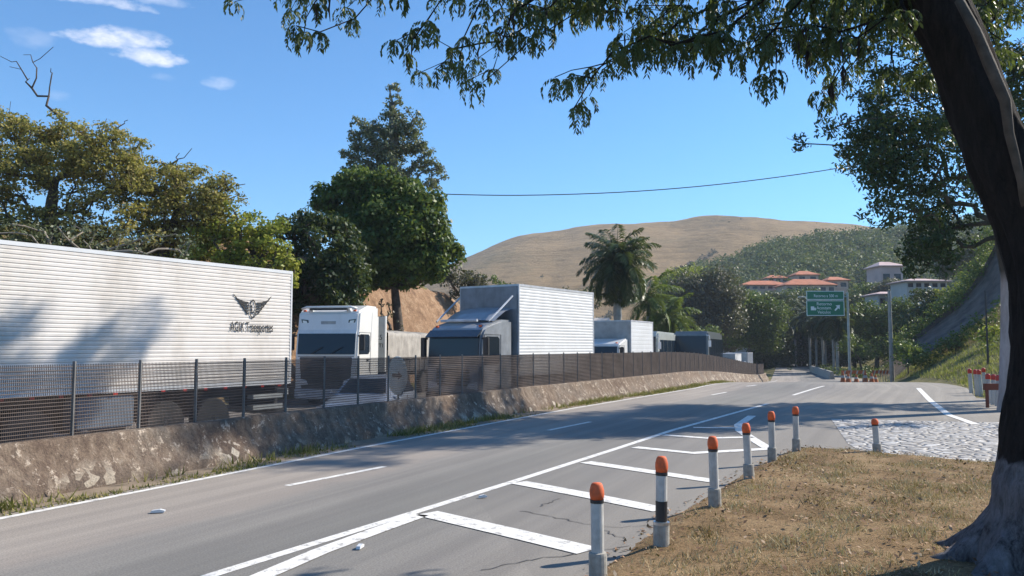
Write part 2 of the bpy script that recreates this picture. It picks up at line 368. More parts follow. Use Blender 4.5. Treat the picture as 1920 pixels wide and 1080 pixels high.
def wall_mat():
    m, t, p = newmat('weathered_concrete', .93, spec=.2)
    a = noise(t, .7, 5, .6); b = noise(t, 5.5, 8, .75, dist=.3); c0 = noise(t, 5, 5, .7, mapscale=(1.8, 1.8, .14)); g = noise(t, 30, 4, .7)
    c = ramp(t, a, [(.3, (0.145, 0.102, 0.075)), (.5, (0.221, 0.170, 0.128)), (.7, (0.170, 0.149, 0.128))])
    c = mixc(t, ramp(t, c0, [(.42, (0,) * 3), (.62, (.75,) * 3)]), c, (.1, .07, .055))
    c = mixc(t, ramp(t, c0, [(.3, (.35,) * 3), (.4, (0,) * 3)]), c, (.36, .31, .26))
    c = mixc(t, ramp(t, b, [(.57, (0,) * 3), (.62, (.85,) * 3)]), c, (.5, .42, .34))
    c = mixc(t, ramp(t, noise(t, 12, 5, .8), [(.6, (0,) * 3), (.66, (.8,) * 3)]), c, (.05, .042, .036))
    vo = t.nodes.new('ShaderNodeTexVoronoi'); vo.inputs['Scale'].default_value = 7; cc = t.nodes.new('ShaderNodeTexCoord'); t.links.new(cc.outputs['Object'], vo.inputs['Vector'])
    ge = t.nodes.new('ShaderNodeNewGeometry'); sx = t.nodes.new('ShaderNodeSeparateXYZ'); t.links.new(ge.outputs['Position'], sx.inputs[0])
    low = ramp(t, mathn(t, 'ADD', sx.outputs[2], mathn(t, 'MULTIPLY', a, .8)), [(.45, (1,) * 3), (.72, (0,) * 3)])
    sc = t.nodes.new('ShaderNodeSeparateColor'); t.links.new(vo.outputs['Color'], sc.inputs[0])
    st = ramp(t, sc.outputs[0], [(.5, (.13, .1, .08)), (.62, (.34, .29, .23)), (1, (.55, .49, .4))])
    pm_ = mixc(t, 1, low, ramp(t, noise(t, 1.3, 4), [(.47, (0,) * 3), (.56, (.85,) * 3)]), 'MULTIPLY')
    c = mixc(t, pm_, c, st)
    c = mixc(t, 1, c, ramp(t, g, [(.3, (.7,) * 3), (.7, (1.25,) * 3)]), 'MULTIPLY')
    t.links.new(c, p.inputs['Base Color']); bump(t, mathn(t, 'ADD', b, mathn(t, 'MULTIPLY', g, .4)), .9, .05); return m
M['wall'] = wall_mat()
def cobble_mat():
    m, t, p = newmat('cobblestones', .7, spec=.5)
    v = t.nodes.new('ShaderNodeTexVoronoi'); v.feature = 'DISTANCE_TO_EDGE'; v.inputs['Scale'].default_value = 5.5
    v2 = t.nodes.new('ShaderNodeTexVoronoi'); v2.inputs['Scale'].default_value = 5.5
    cc = t.nodes.new('ShaderNodeTexCoord'); mp = t.nodes.new('ShaderNodeMapping'); mp.inputs['Scale'].default_value = (.75, 1, 1)
    t.links.new(cc.outputs['Object'], mp.inputs[0]); t.links.new(mp.outputs[0], v.inputs['Vector']); t.links.new(mp.outputs[0], v2.inputs['Vector'])
    s = t.nodes.new('ShaderNodeSeparateColor'); t.links.new(v2.outputs['Color'], s.inputs[0])
    st = ramp(t, s.outputs[0], [(0, (0.312, 0.296, 0.281)), (.6, (0.421, 0.406, 0.390)), (1, (0.515, 0.507, 0.499))])
    c = mixc(t, ramp(t, v.outputs['Distance'], [(.02, (0,) * 3), (.09, (1,) * 3)]), (.15, .13, .11), st)
    t.links.new(c, p.inputs['Base Color']); bump(t, ramp(t, v.outputs['Distance'], [(0, (0,) * 3), (.2, (1,) * 3)]), 1, .05); return m
M['cobble'] = cobble_mat()
def lawn_mat():
    m, t, p = newmat('dry_lawn_soil', 1, spec=.1)
    a = noise(t, 1.3, 6, .65); g = noise(t, 25, 5, .75)
    c = ramp(t, a, [(.3, (0.126, 0.084, 0.042)), (.5, (0.252, 0.168, 0.092)), (.7, (0.353, 0.252, 0.143))])
    c = mixc(t, 1, c, ramp(t, g, [(.3, (.55,) * 3), (.7, (1.3,) * 3)]), 'MULTIPLY')
    t.links.new(c, p.inputs['Base Color']); bump(t, g, 1, .03); return m
M['lawn'] = lawn_mat()
M['straw'] = leafmat('straw', [(0.134, 0.076, 0.038), (0.302, 0.210, 0.101), (0.504, 0.378, 0.210), (0.605, 0.504, 0.319), (0.252, 0.227, 0.084)], .2, .8, .9)
M['weed'] = leafmat('weed', [(.06, .08, .02), (.15, .16, .04), (.32, .28, .1), (.42, .33, .16)], .3, .7, 1.6)
M['bank_weed'] = leafmat('bank_weed', [(.1, .12, .03), (.24, .26, .06), (.42, .4, .12), (.4, .34, .16)], .35, .7, .5)
def whitewash_mat():
    m, t, p = newmat('bark_whitewashed', .95, spec=.2)
    a = noise(t, 5, 6, .7, mapscale=(1, 1, .35)); g = noise(t, 17, 7, .8, mapscale=(1, 1, .22), dist=.5)
    bk = ramp(t, g, [(.3, (.01, .008, .008)), (.7, (.04, .032, .028))])
    ww = ramp(t, mathn(t, 'ADD', mathn(t, 'MULTIPLY', a, .5), mathn(t, 'MULTIPLY', g, .5)), [(.38, (.035, .03, .03)), (.5, (.22, .21, .22)), (.7, (.42, .41, .43))])
    ge = t.nodes.new('ShaderNodeNewGeometry'); sx = t.nodes.new('ShaderNodeSeparateXYZ'); t.links.new(ge.outputs['Position'], sx.inputs[0])
    h = mathn(t, 'ADD', sx.outputs[2], mathn(t, 'MULTIPLY_ADD', a, .3, -.15))
    c = mixc(t, ramp(t, mathn(t, 'SUBTRACT', h, .35), [(.56, (1,) * 3), (.6, (0,) * 3)]), bk, ww)
    t.links.new(c, p.inputs['Base Color']); bump(t, g, 1, .09); return m
M['bark_ww'] = whitewash_mat()
def whitewash2():
    m, t, p = newmat('bark_pink_whitewashed', .95, spec=.2)
    a = noise(t, 3, 6, .7, mapscale=(1, 1, .35))
    ge = t.nodes.new('ShaderNodeNewGeometry'); sx = t.nodes.new('ShaderNodeSeparateXYZ'); t.links.new(ge.outputs['Position'], sx.inputs[0])
    c = mixc(t, ramp(t, mathn(t, 'MULTIPLY', sx.outputs[2], .1), [(.38, (1,) * 3), (.42, (0,) * 3)]), ramp(t, a, [(.3, (.03, .038, .03)), (.7, (.12, .095, .075))]), ramp(t, a, [(.3, (.3, .24, .22)), (.7, (.5, .42, .4))]))
    t.links.new(c, p.inputs['Base Color']); bump(t, a, .8, .04); return m
M['bark_ww2'] = whitewash2()

# ------------------------------------------------------------------ setting: ground, roads
xs = np.unique(np.concatenate([np.arange(-160, -30, 6), np.arange(-30, 60, .9), np.arange(60, 400, 8)]))
ys = np.unique(np.concatenate([np.arange(-40, 6, 4), np.arange(6, 90, .9), np.arange(90, 160, 3), np.arange(160, 500, 15)]))
grid_mesh('ground', xs, ys, zt, M['ground'], kind='structure')
# far apron so that the ground reaches the horizon
def apron(x, y): return np.full_like(x, -4.0)
grid_mesh('far_ground', np.linspace(-1500, 1800, 13), np.linspace(-600, 1800, 13), apron, M['forest_floor'], kind='structure')
yy = np.concatenate([np.arange(-6, 36, 1.5), np.arange(36, 90, 1), np.arange(90, 330, 5)])
def strip(name, l0, l1, dz, mat, yy=yy, nl=12, **k):
    ls = np.linspace(0, 1, nl); V = []; U = []; s = 0
    for y in yy:
        a = l0(y) if callable(l0) else l0; b = l1(y) if callable(l1) else l1
        for q in ls:
            l = a + (b - a) * q; V.append((bx(y) + l / .88, y, zr(y) + dz)); U.append((l, y * 1.13))
    V = np.array(V); U = np.array(U); ny = len(yy)
    i = np.arange((ny - 1) * (nl - 1)); r, c = i // (nl - 1), i % (nl - 1); a = r * nl + c
    return np_mesh(name, V, np.stack([a, a + 1, a + nl + 1, a + nl], 1), mat, smooth=True, uv=U, kind='structure', **k)
def right_edge(y): return np.interp(y, [-6, 6, 13, 17, 22, 30, 44, 60, 90, 120, 330], [16, 16, 17, 18.5, 16.5, 12.3, 12, 11.0, 8.6, 8.4, 8.4])
strip('road', .62, right_edge, 0.0, M['asphalt'], nl=16)
strip('opposite_road', lambda y: float(np.interp(y, [18, 30], [-10, -13.3])), -.9, -.34, M['asphalt'])
mk = MB()
def surf(p): return Vector((p.x, p.y, float(zr(p.y)) + .004))
def gl(pts): return [surf(G(*p)) for p in pts]
def dens(pts, step=1.0):
    out = []
    for a, b in zip(pts, pts[1:]):
        n = max(1, int((b - a).length / step))
        out += [a.lerp(b, i / n) for i in range(n)]
    return [surf(p) for p in out + [pts[-1]]]
mk.ribbon(dens([Vector((float(bx(y)) + 1.17 / .88, y, 0)) for y in (4, 10.2, 15.2, 24.8, 37, 53.6, 80)]), .11)
mk.ribbon(dens(gl([(538, 911), (721, 875)])), .11)
mk.ribbon(dens(gl([(1028, 807), (1107, 791)])), .11)
mk.ribbon(dens(gl([(1335, 740.5), (1362, 735.5)])), .12)
mk.ribbon(dens(gl([(1400, 723.5), (1418, 720.5)])), .14)
mk.ribbon(dens(gl([(1487, 741), (1545, 723)])), .13)
main = [(300, 1112), (400, 1078), (790, 957), (960, 904), (1160, 840), (1260, 807), (1400, 768), (1440, 757)]
mk.ribbon(dens(gl(main)), .13)
mk.build('road_edge_lines', M['line'], kind='structure', fix=False)
mk = MB()
def up(l, d=.004): return [p + Vector((0, 0, d)) for p in l]
mk.ribbon(up(gl([(380, 1130), (500, 1078), (600, 1035), (700, 998), (790, 966)])), .2)
mk.ribbon(up(gl([(800, 963), (960, 1000), (1103, 1034)])), .32)
mk.ribbon(up(gl([(972, 905), (1100, 929), (1240, 957)])), .3)
mk.ribbon(up(gl([(1098, 867), (1220, 885), (1340, 903)])), .28)
mk.ribbon(up(gl([(1190, 839), (1300, 850), (1442, 842)])), .27)
mk.ribbon(up(gl([(1245, 816), (1325, 822), (1410, 820)])), .24)
mk.ribbon(up(gl([(1300, 802), (1380, 803)])), .2)
mk.ribbon(up(gl([(1440, 841), (1412, 824), (1388, 808), (1385, 797), (1410, 780)])), .22)
mk.ribbon(up(gl([(1722, 728), (1745, 752), (1778, 778), (1830, 796)])), .2)
mk.build('hatched_gore_markings', M['line'], kind='structure', fix=False)
M['tar'] = plain('tar', (.07, .066, .064), .8)
mk = MB()
def jag(pts, n=9, a=.035):
    out = []
    for p, q in zip(pts, pts[1:]):
        for i in range(n): r = p.lerp(q, i / n); out.append(r + Vector((random.uniform(-a, a), random.uniform(-a, a), 0)))
    return out + [pts[-1]]
for c in ([(905, 1068), (1030, 1045), (1180, 1024)], [(975, 958), (1060, 975), (1150, 990), (1240, 984)], [(1120, 990), (1170, 1010)], [(1010, 950), (1050, 935)], [(1480, 1100), (1100, 1075)]):
    pp = jag(gl(c)); mk.ribbon(pp, [random.uniform(.006, .02) for _ in pp], lift=.002)
mk.build('road_cracks', M['tar'], kind='structure', fix=False)
# cobbled side road and lawn island
def poly(name, pts, z, mat, thick=None, **k):
    m = MB(); n = len(pts); m.add([(p.x, p.y, z) for p in pts], [tuple(range(n))]); return m.build(name, mat, kind='structure', fix=False, **k)
cob = [G(*p) for p in ((1558, 786), (1590, 832), (1640, 862), (1500, 900), (1700, 990), (2300, 960), (2500, 840), (2300, 795), (1900, 793), (1700, 789))]
poly('cobbled_road', cob, .006, M['cobble'])
isl = [(1095, 1100), (1150, 1062), (1195, 1035), (1262, 972), (1330, 940), (1400, 890), (1452, 862), (1500, 843), (1560, 846), (1650, 853), (1750, 862), (1860, 872), (1990, 888)]
ip = [G(*p) for p in isl] + [Vector((9.5, 9, 0)), Vector((9, 2, 0)), Vector((0, 2, 0)), Vector((.2, 5.2, 0))]
IP = np.array([(p.x, p.y) for p in ip])
def inside(x, y, poly=IP):
    r = np.zeros(x.shape, bool); j = len(poly) - 1
    for i in range(len(poly)):
        xi, yi = poly[i]; xj, yj = poly[j]
        c = ((yi > y) != (yj > y)) & (x < (xj - xi) * (y - yi) / (yj - yi + 1e-12) + xi); r ^= c; j = i
    return r
def edge_dist(x, y, poly=IP):
    d = np.full(x.shape, 1e9)
    for i in range(len(poly)):
        a = poly[i]; b = poly[(i + 1) % len(poly)]; ab = b - a; t = np.clip(((x - a[0]) * ab[0] + (y - a[1]) * ab[1]) / (ab @ ab), 0, 1)
        d = np.minimum(d, np.hypot(x - a[0] - t * ab[0], y - a[1] - t * ab[1]))
    return d
def lawn_z(x, y):
    i = inside(x, y); d = edge_dist(x, y) * np.where(i, 1, -1)
    return np.where(d > -.12, np.clip(.02 + d * .3, -.01, .07) + .035 * fbm(x, y, 2.5, 3, 4), -.03)
grid_mesh('lawn', np.arange(-.2, 10, .1), np.arange(1.6, 16, .1), lawn_z, M['lawn'], kind='structure')
def blades(name, X, Y, Z, h, w, mat, lean=.6, **k):
    n = len(X); a = rng.uniform(0, 2 * np.pi, n); ln = rng.uniform(0, lean, n) * h; b = rng.uniform(0, 2 * np.pi, n)
    dx, dy = np.cos(a) * w / 2, np.sin(a) * w / 2
    B = np.stack([X, Y, Z - .01], 1)
    V = np.stack([B + np.stack([dx, dy, 0 * dx], 1), B - np.stack([dx, dy, 0 * dx], 1), B + np.stack([np.cos(b) * ln, np.sin(b) * ln, h], 1)], 1).reshape(-1, 3)
    return np_mesh(name, V, np.arange(3 * n).reshape(-1, 3), mat, **k)
n = 230000; X = rng.uniform(0, 9.5, n); Y = 2 + 13.2 * rng.uniform(0, 1, n)
ed = edge_dist(X, Y); dn = fbm(X, Y, 1.6, 4, 3)
ok = inside(X, Y) & (Y > 5) & (rng.uniform(0, 1, n) < .6 + dn * 2.8) & ((ed > .12) | (rng.uniform(0, 1, n) < .3)); X, Y, ed = X[ok], Y[ok], ed[ok]
h = rng.uniform(.015, .075, len(X)) * np.clip(.8 + 3.2 * fbm(X, Y, 3.2, 3, 8), .25, 2.4) * np.clip(.55 + ed, .5, 1)
blades('dry_grass', X, Y, lawn_z(X, Y), h, rng.uniform(.005, .016, len(X)), M['straw'], 1.3, label='short sun-bleached dry grass covering the foreground island', cat='grass', kind='stuff')
# fallen leaves and twigs lying on the lawn and along its edge
n = 9000; X = rng.uniform(0, 9.5, n); Y = 5 + 10 * rng.uniform(0, 1, n) ** 1.3; ed = edge_dist(X, Y); ins = inside(X, Y)
ok = (ins & (rng.uniform(0, 1, n) < .55 + 2 * fbm(X, Y, 1.0, 3, 77) + .4 * (ed < .35))) | (~ins & (ed < .22)); X, Y = X[ok], Y[ok]
Z = np.maximum(lawn_z(X, Y), .004) + rng.uniform(.008, .045, len(X)) * inside(X, Y) + .006
V = leaves(np.stack([X, Y, Z], 1), np.tile([0, 0, 1.0], (len(X), 1)), .055, .5, .45)
M['litter'] = leafmat('fallen_leaf', [(.07, .035, .02), (.2, .1, .055), (.36, .22, .13), (.5, .38, .26)], .1, .8, .9)
np_mesh('leaf_litter', V, np.arange(len(V)).reshape(-1, 4), M['litter'], label='brown fallen leaves scattered over the dry grass island', cat='leaf litter', kind='stuff')
# grass verge edge to the right beyond the road, weeds at the barrier foot
n = 34000; Y = 8 + 44 * rng.uniform(0, 1, n) ** 1.5; l = rng.normal(.84, .2, n)
dn = 1.5 * fbm(l * 2, Y, .8, 3, 21) - .06 + .16 * (Y > 26)
ok = (l > .5) & (l < 1.1) & (dn > rng.uniform(-.2, .28, n)); Y, l = Y[ok], l[ok]
blades('weeds', bx(Y) + l / .88, Y, zr(Y), rng.uniform(.02, .17, len(Y)) * (.5 + .7 * (l < .85)), rng.uniform(.012, .045, len(Y)), M['weed'], 1.3, label='scruffy green and yellow weeds along the foot of the barrier', cat='weeds', kind='stuff')
n = 110000; X = rng.uniform(16, 50, n); Y = rng.uniform(26, 72, n)
lr = (X - bx(Y)) * .88 - right_edge(Y); ok = (lr > .3) & (fbm(X, Y, .5, 3, 31) > rng.uniform(-.3, .25, n)); X, Y = X[ok], Y[ok]
blades('bank_grass', X, Y, zt(X, Y), rng.uniform(.06, .35, len(X)), rng.uniform(.03, .08, len(X)), M['bank_weed'], 1, label='tufted yellow-green grass on the bank right of the road', cat='grass', kind='stuff')
# dirt strip between line and barrier
M['dirt'] = plain('dirt', (0.221, 0.170, 0.119), 1, var=.35, scale=3, bumpy=.8)
strip('dirt_strip', .25, lambda y: 1.0 + .1 * float(fbm(y * 1.0, 0.0, .9)), .006, M['dirt'], yy=np.arange(-4, 60, .5), nl=4)

# ------------------------------------------------------------------ hills
def hill(name, prof, Yr, Yf, mat, back=1.6, namp=1, **k):
    us = np.array([p[0] for p in prof]); vs = np.array([p[1] for p in prof])
    uu = np.arange(us[0], us[-1] + 1, 8.0); vv = np.interp(uu, us, vs)
    kk = np.ones(5) / 5; vv = np.convolve(np.pad(vv, 2, 'edge'), kk, 'valid')
    T = np.concatenate([np.linspace(0, 1, 40), np.linspace(1.05, back, 8)]); V = []
    for t in T:
        for u, v in zip(uu, vv):
            top = P(u, v, Yr); Y = Yf + (Yr - Yf) * t; X = top.x * (1 + (Y / Yr - 1) * .85)
            s = math.sin(min(t, 1) * math.pi / 2) ** 1.25 if t <= 1 else 1 - ((t - 1) / (back - 1)) ** 1.5 * .9
            z = -4 + (top.z + 4) * s + namp * float(fbm(X, Y, .02, 4, 3)) * math.sin(min(t, 1) * math.pi) * 10
            V.append((X, Y, z))
    nx = len(uu); ny = len(T); i = np.arange((ny - 1) * (nx - 1)); r, c = i // (nx - 1), i % (nx - 1); a = r * nx + c
    return np_mesh(name, np.array(V), np.stack([a, a + 1, a + nx + 1, a + nx], 1), mat, smooth=True, kind='structure', **k), np.array(V).reshape(ny, nx, 3), uu
dh, DV, du_ = hill('dry_hill', [(560, 600), (700, 560), (820, 515), (880, 490), (930, 469), (985, 452), (1050, 446), (1085, 436), (1130, 432), (1180, 430), (1260, 430), (1300, 422), (1350, 416), (1420, 420), (1500, 427), (1600, 437), (1700, 452), (1900, 470), (2200, 500)], 760, 330, M['hill'])
fo, FV, fu = hill('wooded_hill', [(1240, 576), (1290, 531), (1330, 519), (1380, 501), (1420, 484), (1480, 474), (1540, 468), (1600, 462), (1690, 452), (1760, 446), (1840, 433), (1920, 428), (2100, 408), (2400, 388)], 330, 150, M['forest_floor'])

# ------------------------------------------------------------------ foliage
def leafobj(name, V, mat, parent=None, **k):
    return np_mesh(name, V, np.arange(len(V)).reshape(-1, 4), mat, parent, **k)
def subclumps(lobes, per, rs, fill=.25):
    """lobes: (centre, (rx,ry,rz)); returns clump centres and radii spread over each lobe's shell"""
    C = []; Rr = []
    for c, r in lobes:
        c = np.array(c); r = np.array(r); k = max(3, int(per * (r[0] * r[2]) ** .5))
        d = rng.normal(size=(k, 3)); d /= np.linalg.norm(d, axis=1)[:, None]
        q = rng.uniform(fill, 1, k) ** .45
        C.append(c + d * r * q[:, None] * .92); Rr.append(rs * rng.uniform(.6, 1.35, k) * min(1.6, (r[0] * r[2]) ** .5 / 2 + .3))
    return np.concatenate(C), np.concatenate(Rr)
def clump_leaves(C, Rr, dens, size, ratio=.5, flat=.7, up=.5, **k):
    P_ = []; N_ = []
    for c, r in zip(C, Rr):
        n = max(6, int(dens * r * r)); d = rng.normal(size=(n, 3)); d /= np.linalg.norm(d, axis=1)[:, None]
        q = rng.uniform(.05, 1, n) ** .5
        P_.append(c + d * (q * r)[:, None] * np.array([1, 1, flat])); N_.append(d * .7 + np.array([0, 0, up]))
    return leaves(np.concatenate(P_), np.concatenate(N_), size, ratio, **k)
def grow(mb, trunk, trad, targets, hang=0, tsides=12, tip=.012, sag=.0, wob=.06, sides=5, minr=.006, power=.5, bias=1.0, step=None):
    """trunk: polyline; every target is joined to the nearest node already in the tree; radii follow the pipe model"""
    nodes = [np.array(p, float) for p in trunk]; par = [i - 1 for i in range(len(trunk))]; cnt = [0] * len(trunk); nt_ = len(trunk)
    top = nodes[-1]; start = len(trunk) // 3
    tg = sorted([np.array(t, float) for t in targets], key=lambda t: np.linalg.norm(t - top) * .5 + np.linalg.norm(t - nodes[start]) * .5)
    depth = [0.0] * nt_
    for t in tg:
        A = np.array(nodes[start:]); d = np.linalg.norm(A - t, axis=1) + np.array(depth[start:]) * .12 + np.maximum(0, A[:, 2] - t[2]) * bias + np.maximum(0, t[2] - A[:, 2]) * hang
        j = int(np.argmin(d)) + start; a = nodes[j]; Ld = np.linalg.norm(t - a)
        st = step or max(.35, Ld / 5); m = max(1, int(Ld / st)); pj = j
        bow = rng.normal(size=3) * wob * Ld; bow[2] = abs(bow[2]) * (1 if sag >= 0 else -1) + sag * Ld
        for i in range(1, m + 1):
            q = i / m; p = a + (t - a) * q + bow * 4 * q * (1 - q) * .5 + (rng.normal(size=3) * wob * .3 * st if i < m else 0)
            nodes.append(p); par.append(pj); cnt.append(0); depth.append(depth[pj] + Ld / m); pj = len(nodes) - 1
        cnt[pj] += 1
    for i in range(len(nodes) - 1, 0, -1): cnt[par[i]] += cnt[i]
    rad = [max(minr, tip * max(1, c) ** power) for c in cnt]
    for i in range(nt_): rad[i] = trad[i]
    kids = {}
    for i in range(1, len(nodes)): kids.setdefault(par[i], []).append(i)
    def chain(i, prev):
        path = [prev, i] if prev is not None else [i]
        while i in kids:
            ks = sorted(kids[i], key=lambda k: -cnt[k] if not (k < nt_) else -1e9)
            for k in ks[1:]: stack.append((k, i))
            i = ks[0]; path.append(i)
        rr = [rad[k] for k in path]
        if prev is not None and prev < nt_: rr[0] = min(rr[0], rad[path[1]] * 1.6)
        elif prev is not None: rr[0] = min(rr[0], rad[path[1]] * 1.2)
        trk = path[0] < nt_ and path[min(1, len(path) - 1)] < nt_
        mb.tube([nodes[k] for k in path], rr, tsides if trk else (sides if rr[0] > .03 else 4), cap=False)
    stack = [(0, None)]
    while stack: i, p = stack.pop(); chain(i, p)
    return nodes
def lobe(u, v, ru, rv, Y, ry=None, dy=0):
    c = P(u, v, Y + dy); s = Y / F
    return (c, (ru * s, (ry or ru) * s * .9, rv * s))
def tree(name, label, cat, base_u, Y, lobes, leaf, bark='bark', per=9, rs=.55, dens=150, lsize=.2, trad=.25, ratio=.55, group=None, bare=(), up=.5, flat=.7, lean=0, tfrac=.5, tgt=1.0, droop=0.0, twig=None, wob=.08, tip=.02, fill=.25):
    if Y < 60: dens *= 2.3; per *= 1.35
    elif Y < 100: dens *= 1.8; per *= 1.3
    else: dens *= 1.8; per *= 1.5
    bxp = P(base_u, 600, Y).x; z0 = float(zt(bxp, Y)) - .1
    root = empty(name, (bxp, Y, z0), 0, label, cat, group)
    lb = [lobe(l[0], l[1], l[2], l[3], Y, *l[4:]) for l in lobes]
    C, Rr = subclumps(lb, per, rs, fill)
    o = np.array([bxp, Y, z0]); cc = np.mean([np.array(l[0]) for l in lb], 0)
    top = o + (cc - o) * np.array([.75, .75, 1.0]); top[2] = o[2] + (max(l[0].z for l in lb) - o[2]) * tfrac
    tp = [o + (top - o) * q + np.array([math.sin(q * 5) * .06 * lean, 0, 0]) for q in (0, .08, .25, .5, .75, 1)]
    tr = [trad * k for k in (1.5, 1.1, 1, .9, .8, .65)]
    mb = MB(); tg = [C[i] for i in range(len(C)) if rng.uniform() < tgt] + [np.array(P(*b)) for b in bare]
    grow(mb, [p - o for p in tp], tr, [t - o for t in tg], tip=tip, wob=wob)
    mb.build('trunk', M[bark], root, smooth=True, fix=False)
    V = clump_leaves(C, Rr, dens, lsize, ratio, flat, up, droop=droop) - o
    leafobj('crown', V, M[leaf], root)
    return root

# ---- left and middle trees
tree('umbrella_tree', 'broad flat-topped olive tree rising above the front of the long white trailer', 'tree', 80, 31,
     [(-110, 300, 150, 60), (40, 268, 95, 45), (150, 262, 80, 36), (225, 275, 60, 32), (90, 320, 120, 40), (210, 320, 80, 40), (-40, 390, 90, 60), (40, 440, 90, 40), (20, 230, 40, 22), (110, 300, 90, 40), (250, 330, 60, 40), (200, 245, 50, 18), (130, 440, 90, 30), (230, 440, 80, 30), (90, 235, 80, 25), (190, 300, 80, 40), (30, 330, 80, 60), (240, 380, 70, 40), (170, 420, 60, 30), (-20, 240, 80, 40), (0, 460, 60, 30), (100, 470, 80, 20), (30, 395, 60, 34), (150, 372, 50, 30), (120, 410, 70, 30)], 'leaf_olive', 'bark', per=19, rs=.5, dens=115, lsize=.15, trad=.26, tfrac=.55,
     bare=[(0, 105, 31), (18, 125, 31), (52, 150, 31), (100, 88, 31), (95, 135, 31), (75, 110, 31), (130, 210, 31), (240, 225, 31), (225, 245, 31), (40, 130, 31), (20, 190, 31), (70, 180, 31)] + [(random.uniform(0, 105), random.uniform(88, 200), 31) for _ in range(16)] + [(random.uniform(190, 245), random.uniform(222, 275), 31) for _ in range(7)], wob=.07, flat=.5, tip=.011)
tree('umbrella_tree', 'second flat-topped olive tree, with a long bare twig, above the middle of the trailer', 'tree', 300, 33,
     [(290, 335, 75, 35), (350, 365, 80, 36), (415, 365, 45, 35), (300, 400, 90, 30), (390, 415, 60, 30), (250, 360, 60, 30), (330, 440, 80, 30), (340, 390, 90, 45), (290, 310, 40, 18), (420, 345, 40, 20), (330, 350, 90, 35), (400, 400, 60, 50), (280, 440, 80, 40), (370, 450, 70, 40), (350, 320, 40, 18)], 'leaf_olive', 'bark', per=19, rs=.5, dens=115, lsize=.15, trad=.2, tfrac=.5,
     bare=[(random.uniform(300, 365), random.uniform(276, 320), 33) for _ in range(7)] + [(360, 278, 33), (330, 295, 33), (265, 280, 33), (215, 300, 33), (460, 345, 33)], wob=.08, flat=.5, tip=.016)
tree('scrub_tree', 'grey-green thicket under the flat-topped trees just above the trailer roof', 'tree', 150, 27,
     [(20, 460, 100, 50), (160, 455, 100, 40), (290, 460, 80, 35), (-70, 450, 60, 50)], 'leaf_grey', 'bark_pale', per=10, rs=.45, dens=80, lsize=.13, trad=.12, wob=.2, tip=.018)
tree('leafy_tree', 'yellow-green leafy tree behind the rear end of the long white trailer', 'tree', 470, 33,
     [(450, 440, 60, 50), (500, 470, 50, 55), (400, 475, 55, 40), (535, 495, 28, 45), (460, 500, 70, 40), (430, 415, 48, 38), (520, 445, 36, 44), (400, 480, 70, 60), (470, 430, 50, 40), (350, 490, 50, 30), (540, 520, 24, 30)], 'leaf_yellow', 'bark', per=14, rs=.45, dens=150, lsize=.18, trad=.16)
tree('dark_tree', 'dark green rounded tree above the white tractor cab', 'tree', 620, 37,
     [(560, 430, 55, 40), (610, 460, 75, 60), (650, 500, 50, 65), (590, 540, 75, 60), (640, 560, 60, 40), (530, 540, 50, 60)], 'leaf_dark', 'bark', per=16, rs=.5, dens=150, lsize=.22, trad=.22, droop=.8)
tree('mango_tree', 'dense rounded glossy green tree with a broad crown on the dirt cutting', 'tree', 760, 42,
     [(710, 375, 85, 55), (640, 375, 60, 40), (770, 400, 70, 60), (800, 460, 55, 60), (720, 440, 100, 66), (750, 485, 88, 40), (825, 470, 38, 46), (690, 420, 70, 60), (670, 345, 50, 30), (700, 515, 50, 28), (790, 505, 52, 30), (745, 515, 50, 26)], 'leaf_mango', 'bark', per=17, rs=.55, dens=170, lsize=.27, trad=.32, droop=.6)
tree('tall_tree', 'tall narrow grey-green tree with a pointed open crown rising behind the dense round one', 'tree', 735, 50,
     [(738, 200, 20, 30), (730, 235, 40, 28), (700, 265, 50, 30), (765, 265, 35, 35), (690, 300, 45, 28), (745, 305, 65, 32), (800, 345, 32, 30), (720, 340, 80, 26), (650, 330, 20, 20), (793, 290, 22, 26), (740, 165, 12, 18), (655, 285, 26, 26), (680, 240, 30, 26), (770, 230, 26, 30), (815, 325, 26, 26), (740, 270, 50, 36)], 'leaf_grey', 'bark_pale', per=17, rs=.42, dens=110, lsize=.22, trad=.3, tfrac=.92, wob=.05, tip=.02)
tree('slope_shrub', 'brownish shrub on the crest of the dirt cutting', 'shrub', 870, 56, [(862, 530, 40, 32), (840, 500, 22, 40), (895, 535, 30, 22)], 'leaf_dry', per=14, rs=.5, dens=100, lsize=.2, trad=.1)
tree('slope_shrub', 'green shrub against the brown hill behind the box truck', 'shrub', 925, 60, [(915, 535, 35, 22), (945, 545, 32, 16)], 'leaf_mango', per=14, rs=.5, dens=100, lsize=.22, trad=.1)
tree('slope_shrub', 'small yellowish shrub hanging over the dirt cutting behind the white tractor', 'shrub', 725, 40, [(722, 585, 16, 30), (740, 612, 18, 14)], 'leaf_dry', per=14, rs=.3, dens=120, lsize=.14, trad=.06)
